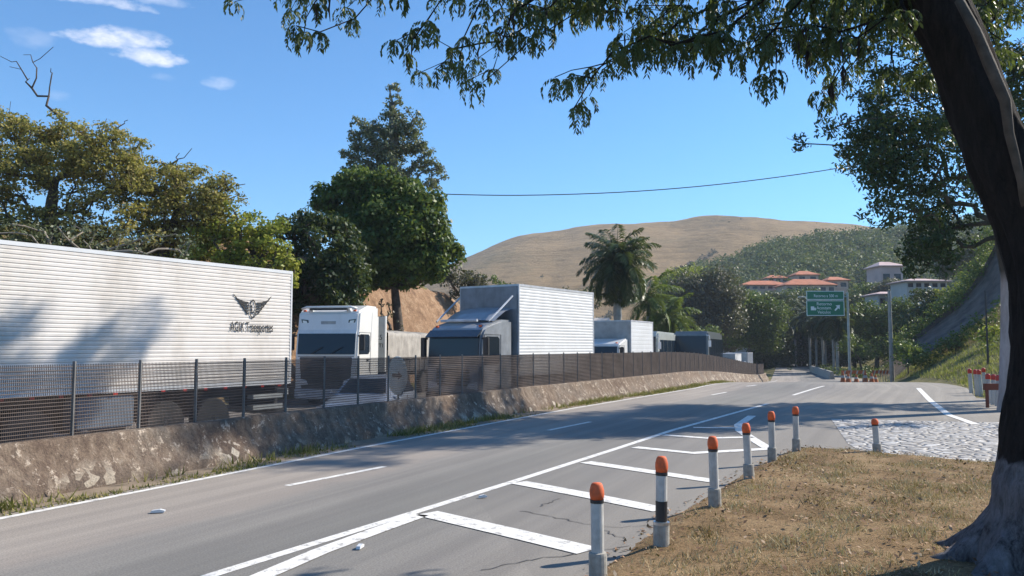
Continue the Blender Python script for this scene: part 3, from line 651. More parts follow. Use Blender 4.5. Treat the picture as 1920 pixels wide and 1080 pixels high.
# middle distance
tree('round_tree', 'greyish leafless-looking tree between the tall palm and the orange roof', 'tree', 1310, 112, [(1300, 560, 48, 45), (1345, 545, 45, 42), (1275, 575, 35, 35), (1350, 590, 40, 35), (1310, 600, 60, 30)], 'leaf_dry', 'bark_pale', per=6, rs=1.2, dens=36, lsize=.38, trad=.3)
tree('round_tree', 'yellow-topped tree at the foot of the dry hill', 'tree', 1268, 128, [(1262, 530, 30, 22), (1290, 540, 22, 20), (1300, 515, 30, 12)], 'leaf_yellow', per=6, rs=1.2, dens=30, lsize=.4, trad=.3)
tree('round_tree', 'rust-brown bushy tree standing against the dry hill', 'tree', 1285, 150, [(1285, 503, 12, 8), (1400, 560, 10, 10)], 'leaf_dry', per=5, rs=1.0, dens=30, lsize=.4, trad=.2)
tree('round_tree', 'dark green tree left of the palm avenue', 'tree', 1400, 118, [(1395, 585, 38, 34), (1380, 560, 24, 16), (1430, 590, 32, 34), (1400, 620, 50, 30), (1440, 625, 30, 30)], 'leaf_mango', per=6, rs=1.2, dens=36, lsize=.4, trad=.3)
tree('round_tree', 'tall dark tree closing the end of the palm avenue', 'tree', 1500, 146, [(1470, 600, 45, 45), (1510, 610, 45, 45), (1550, 605, 45, 40), (1440, 640, 40, 35), (1500, 655, 60, 28), (1570, 650, 40, 30)], 'leaf_dark', per=4, rs=1.8, dens=26, lsize=.6, trad=.5)
tree('round_tree', 'green tree right of the green road sign', 'tree', 1640, 105, [(1625, 590, 35, 30), (1660, 610, 34, 34), (1610, 625, 30, 25), (1650, 650, 40, 20), (1685, 590, 26, 30)], 'leaf_mango', per=6, rs=1.1, dens=36, lsize=.36, trad=.3)
tree('round_tree', 'bright yellow-green bush tree under the green sign at right', 'tree', 1615, 92, [(1605, 655, 28, 14), (1630, 650, 24, 18), (1590, 640, 14, 20)], 'leaf_bright', per=7, rs=.9, dens=40, lsize=.3, trad=.15)
tree('round_tree', 'dark bushy tree at the foot of the concrete slope', 'tree', 1705, 78, [(1715, 610, 40, 32), (1690, 640, 30, 25), (1750, 585, 35, 25), (1735, 560, 30, 20)], 'leaf_dark', per=8, rs=.8, dens=60, lsize=.3, trad=.2)
tree('scrub_bush', 'olive scrub on the slope above the concrete chute', 'bush', 1800, 78, [(1800, 540, 35, 26), (1830, 510, 30, 20), (1770, 560, 30, 18), (1850, 470, 20, 22)], 'leaf_yellow', per=8, rs=.8, dens=45, lsize=.28, trad=.12)
tree('scrub_bush', 'grey-green scrub behind the stepped building at right', 'bush', 1810, 100, [(1800, 490, 45, 20), (1840, 460, 35, 22), (1780, 510, 30, 14)], 'leaf_dry', per=8, rs=.9, dens=35, lsize=.35, trad=.12)
for (u, v, ru, rv, Y, lf, lab) in ((1250, 600, 30, 30, 84, 'leaf_mango', 'green bush behind the coaches'), (1215, 630, 30, 22, 80, 'leaf_dark', 'dark bush beside the tall palm trunk'), (1320, 625, 30, 18, 95, 'leaf_bright', 'light green bush above the dark coach'),
      (1790, 640, 22, 14, 58, 'leaf_bright', 'bright bush on the grass bank below the concrete chute'), (1850, 625, 22, 16, 52, 'leaf_yellow', 'yellowish bush on the bank beside the thin dark pole'), (1100, 560, 24, 20, 95, 'leaf_dark', 'dark bush at the left foot of the tall palm'), (1060, 548, 26, 10, 100, 'leaf_dry', 'dry bush behind the box truck roof'),
      (1700, 650, 16, 12, 62, 'leaf_dark', 'black-green rounded bush at the low end of the concrete chute')):
    tree('bush', lab, 'bush', u, Y, [(u, v, ru, rv), (u - ru * .5, v + rv * .4, ru * .6, rv * .6), (u + ru * .6, v + rv * .5, ru * .5, rv * .6)], lf, per=8, rs=.7, dens=60, lsize=.26, trad=.06)

for (u, v, ru, rv, Y, lf, lab) in ((1420, 566, 36, 22, 146, 'leaf_mango', 'rounded green tree below the left part of the long red roof'), (1455, 573, 34, 24, 143, 'leaf_dark', 'dark rounded tree just left of the green sign'), (1500, 568, 38, 22, 149, 'leaf_mango', 'mid green tree directly below the orange roof'), (1545, 585, 40, 34, 147, 'leaf_dark', 'dark tree hidden behind the green sign'), (1590, 575, 34, 30, 140, 'leaf_dark', 'dark tree right behind the sign gantry'),
      (1630, 560, 30, 26, 142, 'leaf_mango', 'green tree between the gantry and the pinkish building'), (1600, 620, 34, 34, 125, 'leaf_dark', 'dark low tree at the right of the avenue'), (1445, 650, 34, 34, 135, 'leaf_dark', 'black-green tree at the left of the avenue behind the fence end'), (1670, 545, 26, 22, 138, 'leaf_dry', 'dry-leaved tree beside the pinkish building'), (1370, 600, 26, 36, 128, 'leaf_dry', 'grey bare-looking tree above the last trucks'), (1700, 555, 26, 22, 125, 'leaf_dark', 'dark tree below the grey-white building')):
    tree('round_tree', lab, 'tree', u, Y, [(u, v, ru, rv), (u - ru * .6, v + rv * .5, ru * .6, rv * .6), (u + ru * .6, v + rv * .6, ru * .6, rv * .6), (u, v + rv, ru * .9, rv * .6)], lf, per=6, rs=1.2, dens=34, lsize=.42, trad=.3)
# ---- wooded hill
n = 1500; ti = rng.uniform(.12, .99, n) ** .7; ui = rng.uniform(0, len(fu) - 2, n)
Cs = []
for t, q in zip(ti, ui):
    i = int(min(t * 39, 38)); f = t * 39 - i; j = int(q); g = q - j
    p = (FV[i, j] * (1 - g) + FV[i, j + 1] * g) * (1 - f) + (FV[i + 1, j] * (1 - g) + FV[i + 1, j + 1] * g) * f
    Cs.append(p + np.array([0, 0, rng.uniform(.5, 2.5)]))
Cs = np.array(Cs); V = []
V.append(clump_leaves(Cs, rng.uniform(2.0, 5.6, n), 9, .9, .7, .8, .6))
leafobj('wood', np.concatenate(V), M['forest'], label='dense green wood covering the hillside at the right', cat='wood', kind='stuff')
n = 420; q = rng.uniform(0, 1, (n, 2)); Cs = []
for k, (a, b_) in enumerate(q):
    if k < 150: a_ = .08 + .35 * k / 150; j = int(np.interp(P(0, 0, 1).x, [0, 1], [0, 1])) if False else int(len(du_) * (.30 + .16 * k / 150)); a_ += rng.normal() * .004
    else: a_ = .05 + .9 * a ** 1.3; j = int(b_ * (len(du_) - 2)); 
    if k >= 150 and float(fbm(a_ * 30, j * .2, .35, 3, 60)) < .04 * (1 + a_ * 3): continue
    tt = a_ * 39; i = int(tt); f = tt - i; p_ = DV[i, j] * (1 - f) + DV[i + 1, j] * f; Cs.append(p_ + np.array([rng.normal() * 1.5, 0, .4]))
Cs = np.array(Cs); leafobj('hill_scrub', clump_leaves(Cs, rng.uniform(.6, 1.9, len(Cs)), 16, .8, .8), M['scrub'], label='sparse low scrub dotted over the dry brown hill', cat='scrub', kind='stuff')
# scattered shrubs on the dry hill skyline
for (u, v, s, lab) in ((1128, 424, 5, 'leftmost of the tiny trees on the dry hill skyline'), (1139, 426, 3.5, 'middle one of the tiny trees on the dry hill skyline'), (1147, 427, 3, 'rightmost of the tiny trees on the dry hill skyline'), (1593, 430, 5, 'lone tiny tree on the right shoulder of the dry hill')):
    Y = 755; c = P(u, v, Y); b = P(u, 440, Y); r = empty('skyline_tree', (c.x, Y, b.z), 0, lab, 'tree', 'tiny trees on the dry hill skyline')
    mb = MB(); mb.tube([(0, 0, -3), (0, 0, c.z - b.z)], [.5, .3], 6); mb.build('trunk', M['bark'], r)
    leafobj('crown', clump_leaves(np.array([[0, 0, c.z - b.z]]), np.array([s * .5]), 26, 1.1), M['leaf_dark'], r)
for (u, v) in ((1045, 432), (1052, 432)):
    a = P(u, 452, 752); b = P(u, v, 752); mb = MB(); mb.tube([(0, 0, 0), (0, 0, b.z - a.z)], [.28, .15], 6); mb.tube([(-1, 0, b.z - a.z - 1.5), (1, 0, b.z - a.z - 1.5)], .12, 4)
    mb.build('mast', M['steelwork'], loc=a, label='thin mast on the dry hill ridge, the %s of the pair' % ('left' if u < 1050 else 'right'), cat='mast', group='masts on the hill ridge')

# ---- palms
def frond(V, base, az, elev, length, droop, w, nl=26, ll=.8):
    """pinnate frond arching from base"""
    pts = []; p = np.array(base, float); e = elev; st = length / nl
    for i in range(nl + 1):
        pts.append(p.copy()); p = p + st * np.array([math.cos(az) * math.cos(e), math.sin(az) * math.cos(e), math.sin(e)]); e -= droop / nl * (1 + i / nl)
    side = np.array([-math.sin(az), math.cos(az), 0])
    for i in range(2, nl + 1):
        t = pts[i] - pts[i - 1]; t /= np.linalg.norm(t); q = i / nl; L_ = ll * (math.sin(math.pi * min(1, q * .85 + .12)) ** .6)
        for s in (-1, 1):
            for kk in range(2):
                d = side * s * .8 + t * .55 + np.array([0, 0, rng.uniform(-.75, .25)]); d /= np.linalg.norm(d)
                b = pts[i]; e2 = b + d * L_ * rng.uniform(.8, 1.1); e2[2] -= L_ * .2; m = b + d * L_ * .5; ww = np.cross(d, np.array([0, 0, 1.0])) * w + np.array([0, 0, w * .5])
                V.extend([b, m + ww, e2, m - ww])
    return pts
def palm(u, vbase, vcrown, Y, label, trad=.25, nf=22, fl=3.2, leaf='leaf_palm', group=None, ll=.75, w=.035, z0=None, name='royal_palm', nl=24):
    b = P(u, 600, Y); z = float(zt(b.x, Y)) - .1; zc = P(u, vcrown, Y).z; H = zc - z
    r = empty(name, (b.x, Y, z), 0, label, 'palm tree', group)
    mb = MB(); mb.tube([(0, 0, 0), (0, 0, .4), (.03, 0, H * .3), (0, 0, H * .62), (0, 0, H * .8)], [trad * 1.35, trad * 1.05, trad, trad * 1.1, trad * .8], 12); mb.build('trunk', M['palm_trunk'], r, smooth=True)
    mb = MB(); mb.tube([(0, 0, H * .8), (0, 0, H * .85), (0, 0, H)], [trad * .85, trad * .8, trad * .3], 10); mb.build('crownshaft', M['leaf_palm'], r, smooth=True)
    V = []; mid = MB()
    for i in range(nf):
        q = i / (nf - 1); az = i * 2.399 + rng.uniform(-.2, .2); el = 1.42 - q * 2.75 + rng.uniform(-.12, .12)
        pts = frond(V, (0, 0, H), az, el, fl * rng.uniform(.85, 1.1), .85 + q * .35, w, nl, ll); mid.tube(pts[::3], list(np.linspace(.04, .006, len(pts[::3]))), 4)
    leafobj('crown', np.array(V), M[leaf], r); mid.build('midribs', M['palm_trunk'] if trad > .3 else M[leaf], r)
    return r
palm(1158, 600, 492, 62, 'tall royal palm with a big round head standing behind the trucks', .3, 66, 3.6, ll=.95, w=.05, nl=30)
palm(1215, 620, 560, 74, 'leaning bright green palm just right of the tall royal palm', .18, 22, 3.8, 'leaf_bright', ll=1.0, w=.06, name='feather_palm')
palm(1255, 640, 595, 76, 'low bright green palm above the first coach', .16, 20, 3.4, 'leaf_bright', ll=1.0, w=.06, name='feather_palm')
prow = [(1453, 612, 141), (1472, 600, 136), (1490, 604, 139), (1517, 592, 122), (1529, 598, 128), (1541, 596, 114), (1546, 604, 132), (1561, 590, 106), (1568, 594, 100), (1500, 606, 143)]
words = ['first', 'second', 'third', 'fifth', 'sixth', 'seventh', 'eighth', 'ninth', 'tenth', 'fourth']
for (u, v, Y), w_ in zip(prow, words):
    palm(u, 690, v, Y, 'pale-trunked avenue palm, %s from the left in the row under the green sign' % w_, .17, 20, 3.4, 'leaf_dark', 'palms lining the avenue', ll=1.0, w=.13, name='avenue_palm', nl=14)

# ------------------------------------------------------------------ foreground tree (right)
def near_tree():
    Y0 = 6.9
    base = P(2000, 1075, Y0)
    root = empty('foreground_tree', (base.x, Y0, 0), 0, 'huge dark leaning tree with whitewashed foot at the right edge, its branches overhanging the road', 'tree')
    o = np.array([base.x, Y0, 0.0])
    path = [(2010, 1120, 6.9, 1.05), (2006, 1060, 6.9, .84), (1998, 1000, 6.9, .68), (1985, 930, 6.9, .55), (1972, 860, 6.9, .42), (1970, 760, 6.9, .325), (1966, 650, 6.95, .285), (1960, 540, 7.0, .27), (1932, 420, 7.05, .275), (1876, 300, 7.1, .27), (1834, 190, 7.2, .25), (1796, 90, 7.3, .25), (1748, 0, 7.4, .27), (1700, -90, 7.5, .26), (1640, -170, 7.6, .23)]
    tp = []; tr = []
    us_ = np.arange(len(path)); fine = np.linspace(0, len(path) - 1, 57)
    pa = np.array(path, float); sm = np.stack([np.interp(fine, us_, pa[:, k]) for k in range(4)], 1)
    ker = np.array([1, 2, 3, 2, 1]) / 9; sm[2:-2] = np.stack([np.convolve(sm[:, k], ker, 'valid') for k in range(4)], 1)
    for q_, (u, v, Y, r) in enumerate(sm): tp.append(np.array(P(u, v, Y)) - o); tr.append(r * (1 + .16 * float(fbm(q_ * 1.0, 0.0, .35, 3, 90))))
    mb = MB()
    cl = []  # leaf spray anchors
    def C(u, v, Y=None, s=1): cl.append((np.array(P(u, v, Y or random.uniform(6.6, 8.6))), s))
    for u, v in ((555, 48), (570, 62), (545, 20), (600, 60), (665, 35), (650, 15), (590, 5), (620, -10), (440, 3), (700, -5), (750, -15), (745, 75), (770, 60), (790, 52), (760, 95), (800, 40), (815, 130), (835, 115), (790, 135), (860, 120), (850, 92), (880, 150), (905, 155), (925, 130), (895, 110), (870, 70), (905, 45), (925, 60), (945, 50), (820, -5), (860, 0), (900, 5),
                 (950, 70), (970, 60), (990, 70), (1010, 60), (1030, 55), (960, 25), (1000, 20), (1040, 15), (1055, 150), (1075, 140), (1095, 145), (1040, 145), (1090, 195), (1075, 205), (1105, 180), (1110, 125), (1130, 130), (1150, 95), (1165, 100), (1180, 85), (1170, 60), (1200, 70), (1210, 100), (1235, 90), (1225, 55), (1250, 60), (1270, 80), (1290, 100), (1300, 70), (1320, 60), (1340, 85), (1330, 105), (1360, 70), (1380, 85), (1395, 105), (1410, 90), (1420, 60), (1440, 70), (1430, 140), (1445, 145), (1455, 130), (1380, 40), (1400, 30), (1540, 170), (1550, 185), (1560, 155), (1600, 120), (1575, 60), (1610, 70)): C(u, v)
    for _ in range(430):
        u = random.uniform(930, 1720); v = random.uniform(-170, 95 if u > 1150 else 25); C(u, v, random.uniform(6.6, 9.6))
    for _ in range(90): C(random.uniform(500, 930), random.uniform(-170, -20))
    for _ in range(110): C(random.uniform(1500, 1900), random.uniform(-120, 150), random.uniform(7.9, 9.8))
    for _ in range(70): C(random.uniform(1250, 2300), random.uniform(-420, -120), random.uniform(5.5, 9.5))
    tg = [c - o for c, s in cl]
    nodes = grow(mb, tp, tr, tg, tsides=40, tip=.0045, wob=.05, minr=.0035, power=.46, bias=0, hang=1.2, step=.22, sides=7)
    # buttress roots
    for a in (2.3, 2.9, 3.5, 4.1, 4.8, 5.5, .2, 1.2):
        d = np.array([math.cos(a), math.sin(a), 0]); mb.tube([d * .3 + (0, 0, .45), d * .62 + (0, 0, .18), d * .9 + (0, 0, .02), d * 1.3 + (0, 0, -.08)], [.2, .16, .1, .05], 8)
    tk = mb.build('trunk', M['bark_ww'], root, smooth=True, fix=False)
    me = tk.data; n_ = len(me.vertices); co = np.empty(n_ * 3, np.float32); me.vertices.foreach_get('co', co); co = co.reshape(-1, 3).astype(float)
    TP = np.array(tp); TR = np.array(tr)
    for k0 in range(0, n_, 4000):
        c_ = co[k0:k0 + 4000]; dd = np.linalg.norm(c_[:, None] - TP[None], axis=2); jn = dd.argmin(1); vec = c_ - TP[jn]; rr = TR[jn]
        an = np.arctan2(vec[:, 1], vec[:, 0]); amp = np.where((dd.min(1) < rr * 1.25) & (dd.min(1) > rr * .8), rr, 0)
        f_ = .34 * fbm(an * 2.4, c_[:, 2] * .9, 1.6, 4, 91) + .12 * fbm(an * 9, c_[:, 2] * 2.2, 1.5, 3, 92)
        co[k0:k0 + 4000] = c_ + vec / (np.linalg.norm(vec, axis=1)[:, None] + 1e-6) * (f_ * amp)[:, None]
    me.vertices.foreach_set('co', co.astype(np.float32).ravel()); me.update()
    # trailing dead limb hugging the right side of the trunk
    lm = MB(); lm.tube([np.array(P(*q)) - o for q in ((1798, 0, 6.9), (1830, 60, 6.85), (1855, 120, 6.8), (1885, 190, 6.75), (1892, 250, 6.8), (1915, 340, 6.8), (1925, 430, 6.9))], [.04, .045, .05, .045, .04, .035, .03], 8)
    lm.build('vine_stem', M['bark'], root, smooth=True)
    # compound leaf sprays
    V = []
    for c, s in cl:
        c = c - o; k = random.randint(4, 8)
        for i in range(k):
            az = random.uniform(0, 2 * math.pi); e = random.uniform(-.2, .5); p = c.copy(); Lr = random.uniform(.14, .27) * s; nl = 8
            side = np.array([-math.sin(az), math.cos(az), 0])
            for j in range(nl):
                st = Lr / nl; e -= .26; d = np.array([math.cos(az) * math.cos(e), math.sin(az) * math.cos(e), math.sin(e)]); p = p + d * st
                for sg in (-1, 1):
                    dd = side * sg * .75 + d * .5 + np.array([0, 0, -.55 - random.random() * .5]); dd /= np.linalg.norm(dd)
                    ll = random.uniform(.042, .074) * s; wd = np.cross(dd, rng.normal(size=3)); wd /= np.linalg.norm(wd); wd *= ll * .17
                    m = p + dd * ll * .45; V.extend([p, m + wd, p + dd * ll, m - wd])
    leafobj('crown', np.array(V), M['leaf_near'], root)
    for _ in range(64):
        pm = MB()
        u = random.choice((random.uniform(640, 1150), random.uniform(1450, 1640), random.uniform(1480, 1600))); v = random.uniform(100, 130) if u > 1440 else random.uniform(-5, 60)
        c = np.array(P(u, v, random.uniform(6.8, 8.2))) - o
        A = np.array(nodes); j = np.argmin(np.linalg.norm(A - c, axis=1)); c = A[j]; dx, dy = random.uniform(-.05, .05), random.uniform(-.05, .05); l = random.uniform(.12, .26)
        pm.tube([c, c + (dx * .3, dy * .3, -.04), c + (dx, dy, -l * .5), c + (dx * .4, dy, -l)], [.002, .008, .011, .003], 5)
        pm.build('seed_pod', M['pod'], root)
near_tree()

# second tree behind it
def second_tree():
    Y0 = 24.0; b = P(1897, 770, Y0); z0 = float(zt(b.x, Y0)); o = np.array([b.x, Y0, z0])
    root = empty('roadside_tree', tuple(o), 0, 'roadside tree with pinkish whitewashed trunk behind the foreground trunk and drooping dark foliage', 'tree')
    tp = [np.array(P(u, v, Y)) - o for u, v, Y in ((1897, 785, 24), (1896, 740, 24), (1897, 620, 24), (1900, 520, 24), (1885, 440, 24), (1868, 360, 24), (1850, 270, 24), (1845, 180, 24), (1830, 90, 24))]
    tr = [.42, .33, .3, .33, .3, .26, .22, .18, .12]
    lobes = [(1660, 210, 60, 55), (1720, 260, 80, 60), (1640, 280, 55, 50), (1700, 330, 70, 45), (1620, 340, 30, 40), (1770, 200, 70, 70), (1650, 395, 35, 35), (1497, 265, 14, 25), (1555, 240, 22, 22), (1585, 270, 22, 30), (1605, 180, 20, 20),
             (1740, 440, 45, 45), (1765, 470, 40, 45), (1720, 490, 30, 30), (1700, 120, 80, 60), (1790, 90, 90, 70), (1860, 140, 80, 90), (1930, 260, 90, 90), (1760, 0, 120, 70), (1880, -60, 140, 90), (1700, -120, 110, 60), (1990, 60, 110, 100), (1990, 420, 50, 60), (1900, -200, 140, 70)]
    lobes += [(1690, 170, 70, 50), (1660, 290, 70, 60), (1740, 330, 80, 60), (1790, 270, 80, 70), (1800, 380, 60, 50), (1620, 250, 40, 40), (1690, 380, 50, 30), (1745, 425, 60, 50), (1780, 455, 50, 50), (1730, 470, 45, 45), (1760, 400, 60, 40), (1650, 240, 60, 50), (1600, 300, 36, 36), (1560, -120, 110, 60), (1650, -200, 120, 70), (1780, -260, 140, 70), (1620, -60, 90, 45), (1500, -150, 70, 50), (1800, 20, 90, 60), (1700, -60, 110, 60), (1600, -230, 110, 50), (1850, -120, 110, 70), (1450, -230, 80, 50)]
    lb = [lobe(l[0], l[1], l[2] * 1.12, l[3] * 1.12, Y0, None, random.uniform(-2.5, 2.5)) for l in lobes]
    C, Rr = subclumps(lb, 20, .45, .15)
    mb = MB(); grow(mb, tp, tr, [c - o for c in C], tip=.009, wob=.1, power=.47)
    mb.build('trunk', M['bark_ww2'], root, smooth=True, fix=False)
    V = clump_leaves(C, Rr, 330, .17, .4, .8, .2, droop=1.0) - o
    leafobj('crown', V, M['leaf_dark'], root)
second_tree()
tree('roadside_tree', 'far roadside tree almost hidden behind the foreground trunk at the right edge', 'tree', 2050, 31, [(1990, 150, 120, 90), (2080, 60, 140, 90), (1960, 300, 60, 60), (2150, 220, 120, 100), (2020, -80, 140, 80), (2200, -20, 140, 90)], 'leaf_dark', per=9, rs=.6, dens=90, lsize=.22, trad=.3)
tree('verge_bush', 'dark shaded bush beside the pinkish trunk at the right edge', 'bush', 1975, 20, [(1975, 700, 40, 40), (2000, 740, 50, 30)], 'leaf_dark', per=10, rs=.4, dens=100, lsize=.12, trad=.05)

# ------------------------------------------------------------------ median barrier and fence
def barrier():
    ys_ = np.concatenate([np.arange(-4, 30, .12), np.arange(30, 84, .4)])
    prof = [(.50, -.1), (.47, .1), (.40, .2), (.33, .3), (.26, .4), (.2, .5), (.17, .58), (.15, .655), (.10, .68), (-.1, .68), (-.15, .655), (-.2, .4), (-.4, .1), (-.42, -.45)]
    V = []
    for y in ys_:
        X = float(bx(y)); z = float(zr(y))
        for i, (l, h) in enumerate(prof):
            a = 1 if 0 < i < 8 else .25
            l2 = l + a * .11 * float(fbm(y * 1.0, h * 2.0, 1.3, 4, 12)); h2 = h + a * .03 * float(fbm(y * 1.0, l, 2.1, 3, 15)) + (.02 * float(fbm(y * 1.0, 3.0, .8, 3, 18)) if h > .65 else 0)
            V.append((X + l2 * .88, y - l2 * .45, z + h2))
    ny, nx = len(ys_), len(prof); i = np.arange((ny - 1) * (nx - 1)); r, c = i // (nx - 1), i % (nx - 1); a = r * nx + c
    np_mesh('concrete_barrier', np.array(V), np.stack([a, a + 1, a + nx + 1, a + nx], 1), M['wall'], smooth=True, label='long weathered brown concrete median barrier with stains and pale patches', cat='barrier')
barrier()
def fence():
    f = empty('mesh_fence', (0, 0, 0), 0, 'long dark mesh fence on slender posts standing on the concrete median barrier', 'fence')
    posts = []; y = 5.1
    while y < 80:
        posts.append(y); y += 1.0 if y < 40 else 1.25
    posts.append(81)
    for i, y in enumerate(posts):
        X = float(bx(y)); z = float(zr(y)); b = MB(); b.box(X - .018, X + .018, y - .018, y + .018, z + .5, z + 1.70); b.box(X + .0, X + .13, y - .09, y - .05, z + .54, z + .58)
        b.build('post', M['fence_post'], f)
        if i + 1 < len(posts) and y > 7 or y > 7:
            if i + 1 >= len(posts): break
            y2 = posts[i + 1]; a = np.array([X, y]); c = np.array([float(bx(y2)), y2]); d = c - a; Ln = np.linalg.norm(d); d /= Ln; nrm = np.array([-d[1], d[0]])
            m = MB(); V = []; k = int(Ln / .026); k = max(2, k)
            for j in range(k):
                p = a + d * (j + .5) / k * Ln; zz = float(zr(p[1]))
                hw = .0021; hd = .0047
                V += [(p[0] + d[0] * sx * hw + nrm[0] * sy * hd, p[1] + d[1] * sx * hw + nrm[1] * sy * hd, zz + sz) for sx in (-1, 1) for sy in (-1, 1) for sz in (.69, 1.66)]
            V = np.array(V); Q = np.array([(0, 1, 3, 2), (4, 6, 7, 5), (0, 4, 5, 1), (2, 3, 7, 6)]); Q = (Q[None] + 8 * np.arange(k)[:, None, None]).reshape(-1, 4)
            H = []; nv = len(V); hq = []
            for j, h in enumerate(np.arange(.715, 1.67, .048)):
                q = [(a, zr(a[1])), (c, zr(c[1]))]; W = []
                for (e, ze) in q:
                    for so_ in (-.005, .005):
                        for sh in (-.0055, .0055): W.append((e[0] + nrm[0] * so_, e[1] + nrm[1] * so_, ze + h + sh))
                H += W; b0 = nv + j * 8; hq += [(b0, b0 + 1, b0 + 5, b0 + 4), (b0 + 2, b0 + 6, b0 + 7, b0 + 3), (b0, b0 + 4, b0 + 6, b0 + 2), (b0 + 1, b0 + 3, b0 + 7, b0 + 5)]
            np_mesh('mesh_panel', np.concatenate([V, np.array(H)]), np.concatenate([Q, np.array(hq)]), M['fence'], f)
fence()

# ------------------------------------------------------------------ bollards
def bollard():
    r = empty('bollard', (0, 0, 0), 0, 'x', 'bollard', 'orange-capped bollards round the grass island')
    b = MB(); b.lathe([(.052, .2), (.052, .69), (.05, .7)], sides=18); b.build('post', M['bollard'], r, smooth=False)
    b = MB(); b.lathe([(.056, .672), (.056, .7)], sides=18); b.build('collar', M['black'], r)
    b = MB(); b.lathe([(.053, .7), (.06, .74), (.058, .78), (.047, .82), (.036, .835), (.0, .838)], sides=18); b.build('cap', M['paint_orange'], r, smooth=True)
    b = MB(); b.lathe([(.09, -.1), (.085, .02), (.074, .05), (.074, .24), (.07, .265), (.052, .27)], sides=18); b.build('sleeve', M['sleeve'], r, smooth=False)
    return r
def copy_tree(o, parent=None):
    c = o.copy(); COL.objects.link(c); c.parent = parent
    for ch in [k for k in o.children]: copy_tree(ch, c)
    return c
proto = bollard(); first = True
for (u, vt, Y, tilt, lab) in ((1120, 905, 6.55, .5, 'nearest grey bollard with a tall orange cap, at the corner of the grass island'), (1238, 855, 7.55, -1, 'second nearest bollard, with a black band and a cracked sleeve'), (1340, 817, 9.35, -2.5, 'bollard leaning slightly left at the tip of the fourth hatch stripe'),
        (1405, 793, 11.3, -2.5, 'bollard with an upside-down bucket-like orange cap beside the kinked stripe'), (1449, 771, 13.1, .4, 'slim bollard fifth along the curved row'), (1495, 762, 14.4, .2, 'farthest bollard of the curved row, on a pale block'), (1647, 785, 14.2, -3, 'lone bollard standing apart in front of the cobbled road')):
    b = proto if first else copy_tree(proto); first = False
    ztop = P(u, vt, Y).z; b.location = (P(u, 900, Y).x, Y, .0); b.scale = (1, 1, ztop / .838); b.rotation_euler = (R(tilt * .3), R(tilt), random.random() * 6); b['label'] = lab
    if Y == 7.55:
        m = MB(); m.lathe([(.0545, .275), (.0545, .45)], sides=18); m.build('band', M['black'], b)
        m = MB(); m.lathe([(.076, .245), (.076, .27)], sides=18); m.build('clamp', M['steel'], b)

# ------------------------------------------------------------------ vehicles
def hd(dx, dy): return -math.atan2(dx, dy)
def wheel(parent, x, y, r=.5, w=.3, side=1):
    b = MB(); b.lathe([(r * .62, -w / 2), (r * .95, -w / 2), (r, -w / 2 + .04), (r, w / 2 - .04), (r * .95, w / 2), (r * .62, w / 2)], (x, y, r), 24, 'x'); t = b.build('wheel', M['rubber'], parent)
    b = MB(); b.lathe([(r * .62, -w / 2 + .02), (r * .62, w / 2 - .02), (r * .5, w / 2 - .06), (r * .3, w / 2 - .02), (r * .12, w / 2)], (x, y, r), 20, 'x'); b.build('rim', M['steel'], t)
    return t
def text(body, size, mat, parent, m, name='lettering', xs=1.0, align='CENTER'):
    c = bpy.data.curves.new(name, 'FONT'); c.body = body; c.size = size; c.align_x = align; c.align_y = 'CENTER'; c.extrude = .003
    o = bpy.data.objects.new(name, c); COL.objects.link(o); bpy.context.view_layer.update()
    me = bpy.data.meshes.new_from_object(o.evaluated_get(bpy.context.evaluated_depsgraph_get())); bpy.data.objects.remove(o)
    me.transform(m @ Matrix.Diagonal((xs, 1, 1, 1))); me.materials.clear(); me.materials.append(mat)
    o = bpy.data.objects.new(name, me); COL.objects.link(o); o.parent = parent; return o
def ribbed(x, y0, y1, z0, z1, pitch, depth, sgn):
    """ribbed sheet in the plane x, ribs running along y"""
    zs = []; xs_ = []; n = int((z1 - z0) / pitch); p = (z1 - z0) / n
    for i in range(n):
        z = z0 + i * p; zs += [z, z + p * .2, z + p * .32, z + p * .88]; xs_ += [x, x, x + sgn * depth, x + sgn * depth]
    zs.append(z1); xs_.append(x)
    V = [(a, y, z) for y in (y0, y1) for a, z in zip(xs_, zs)]; k = len(zs)
    m = MB(); m.add(V, [(i, i + 1, i + 1 + k, i + k) for i in range(k - 1)]); return m
def cargo_box(root, W, L, z0, z1, y0, mat, pitch=.085, depth=.006, corner=M['steel'], fairing=False, name='cargo_box'):
    """box from local y0 (front) to y0+L"""
    b = MB(); b.box(-W / 2 + .02, W / 2 - .02, y0 + .02, y0 + L - .02, z0, z1); box = b.build(name, mat, root, bevel=.02)
    for s in (-1, 1): ribbed(s * (W / 2 - .018), y0 + .05, y0 + L - .05, z0 + .1, z1 - .08, pitch, depth, s).build('ribbed_panel', mat, box)
    b = MB()
    for x in (-W / 2, W / 2 - .06):
        for y in (y0, y0 + L - .05): b.box(x, x + .06, y, y + .05, z0 - .01, z1 + .01)
        b.box(x, x + .06, y0 + .05, y0 + L - .05, z1 - .07, z1 + .012); b.box(x, x + .06, y0 + .05, y0 + L - .05, z0 - .02, z0 + .09)
    for y in (y0, y0 + L - .05): b.box(-W / 2 + .06, W / 2 - .06, y, y + .05, z1 - .07, z1 + .012); b.box(-W / 2 + .06, W / 2 - .06, y, y + .05, z0 - .02, z0 + .09)
    b.build('edge_trim', corner, box)
    return box
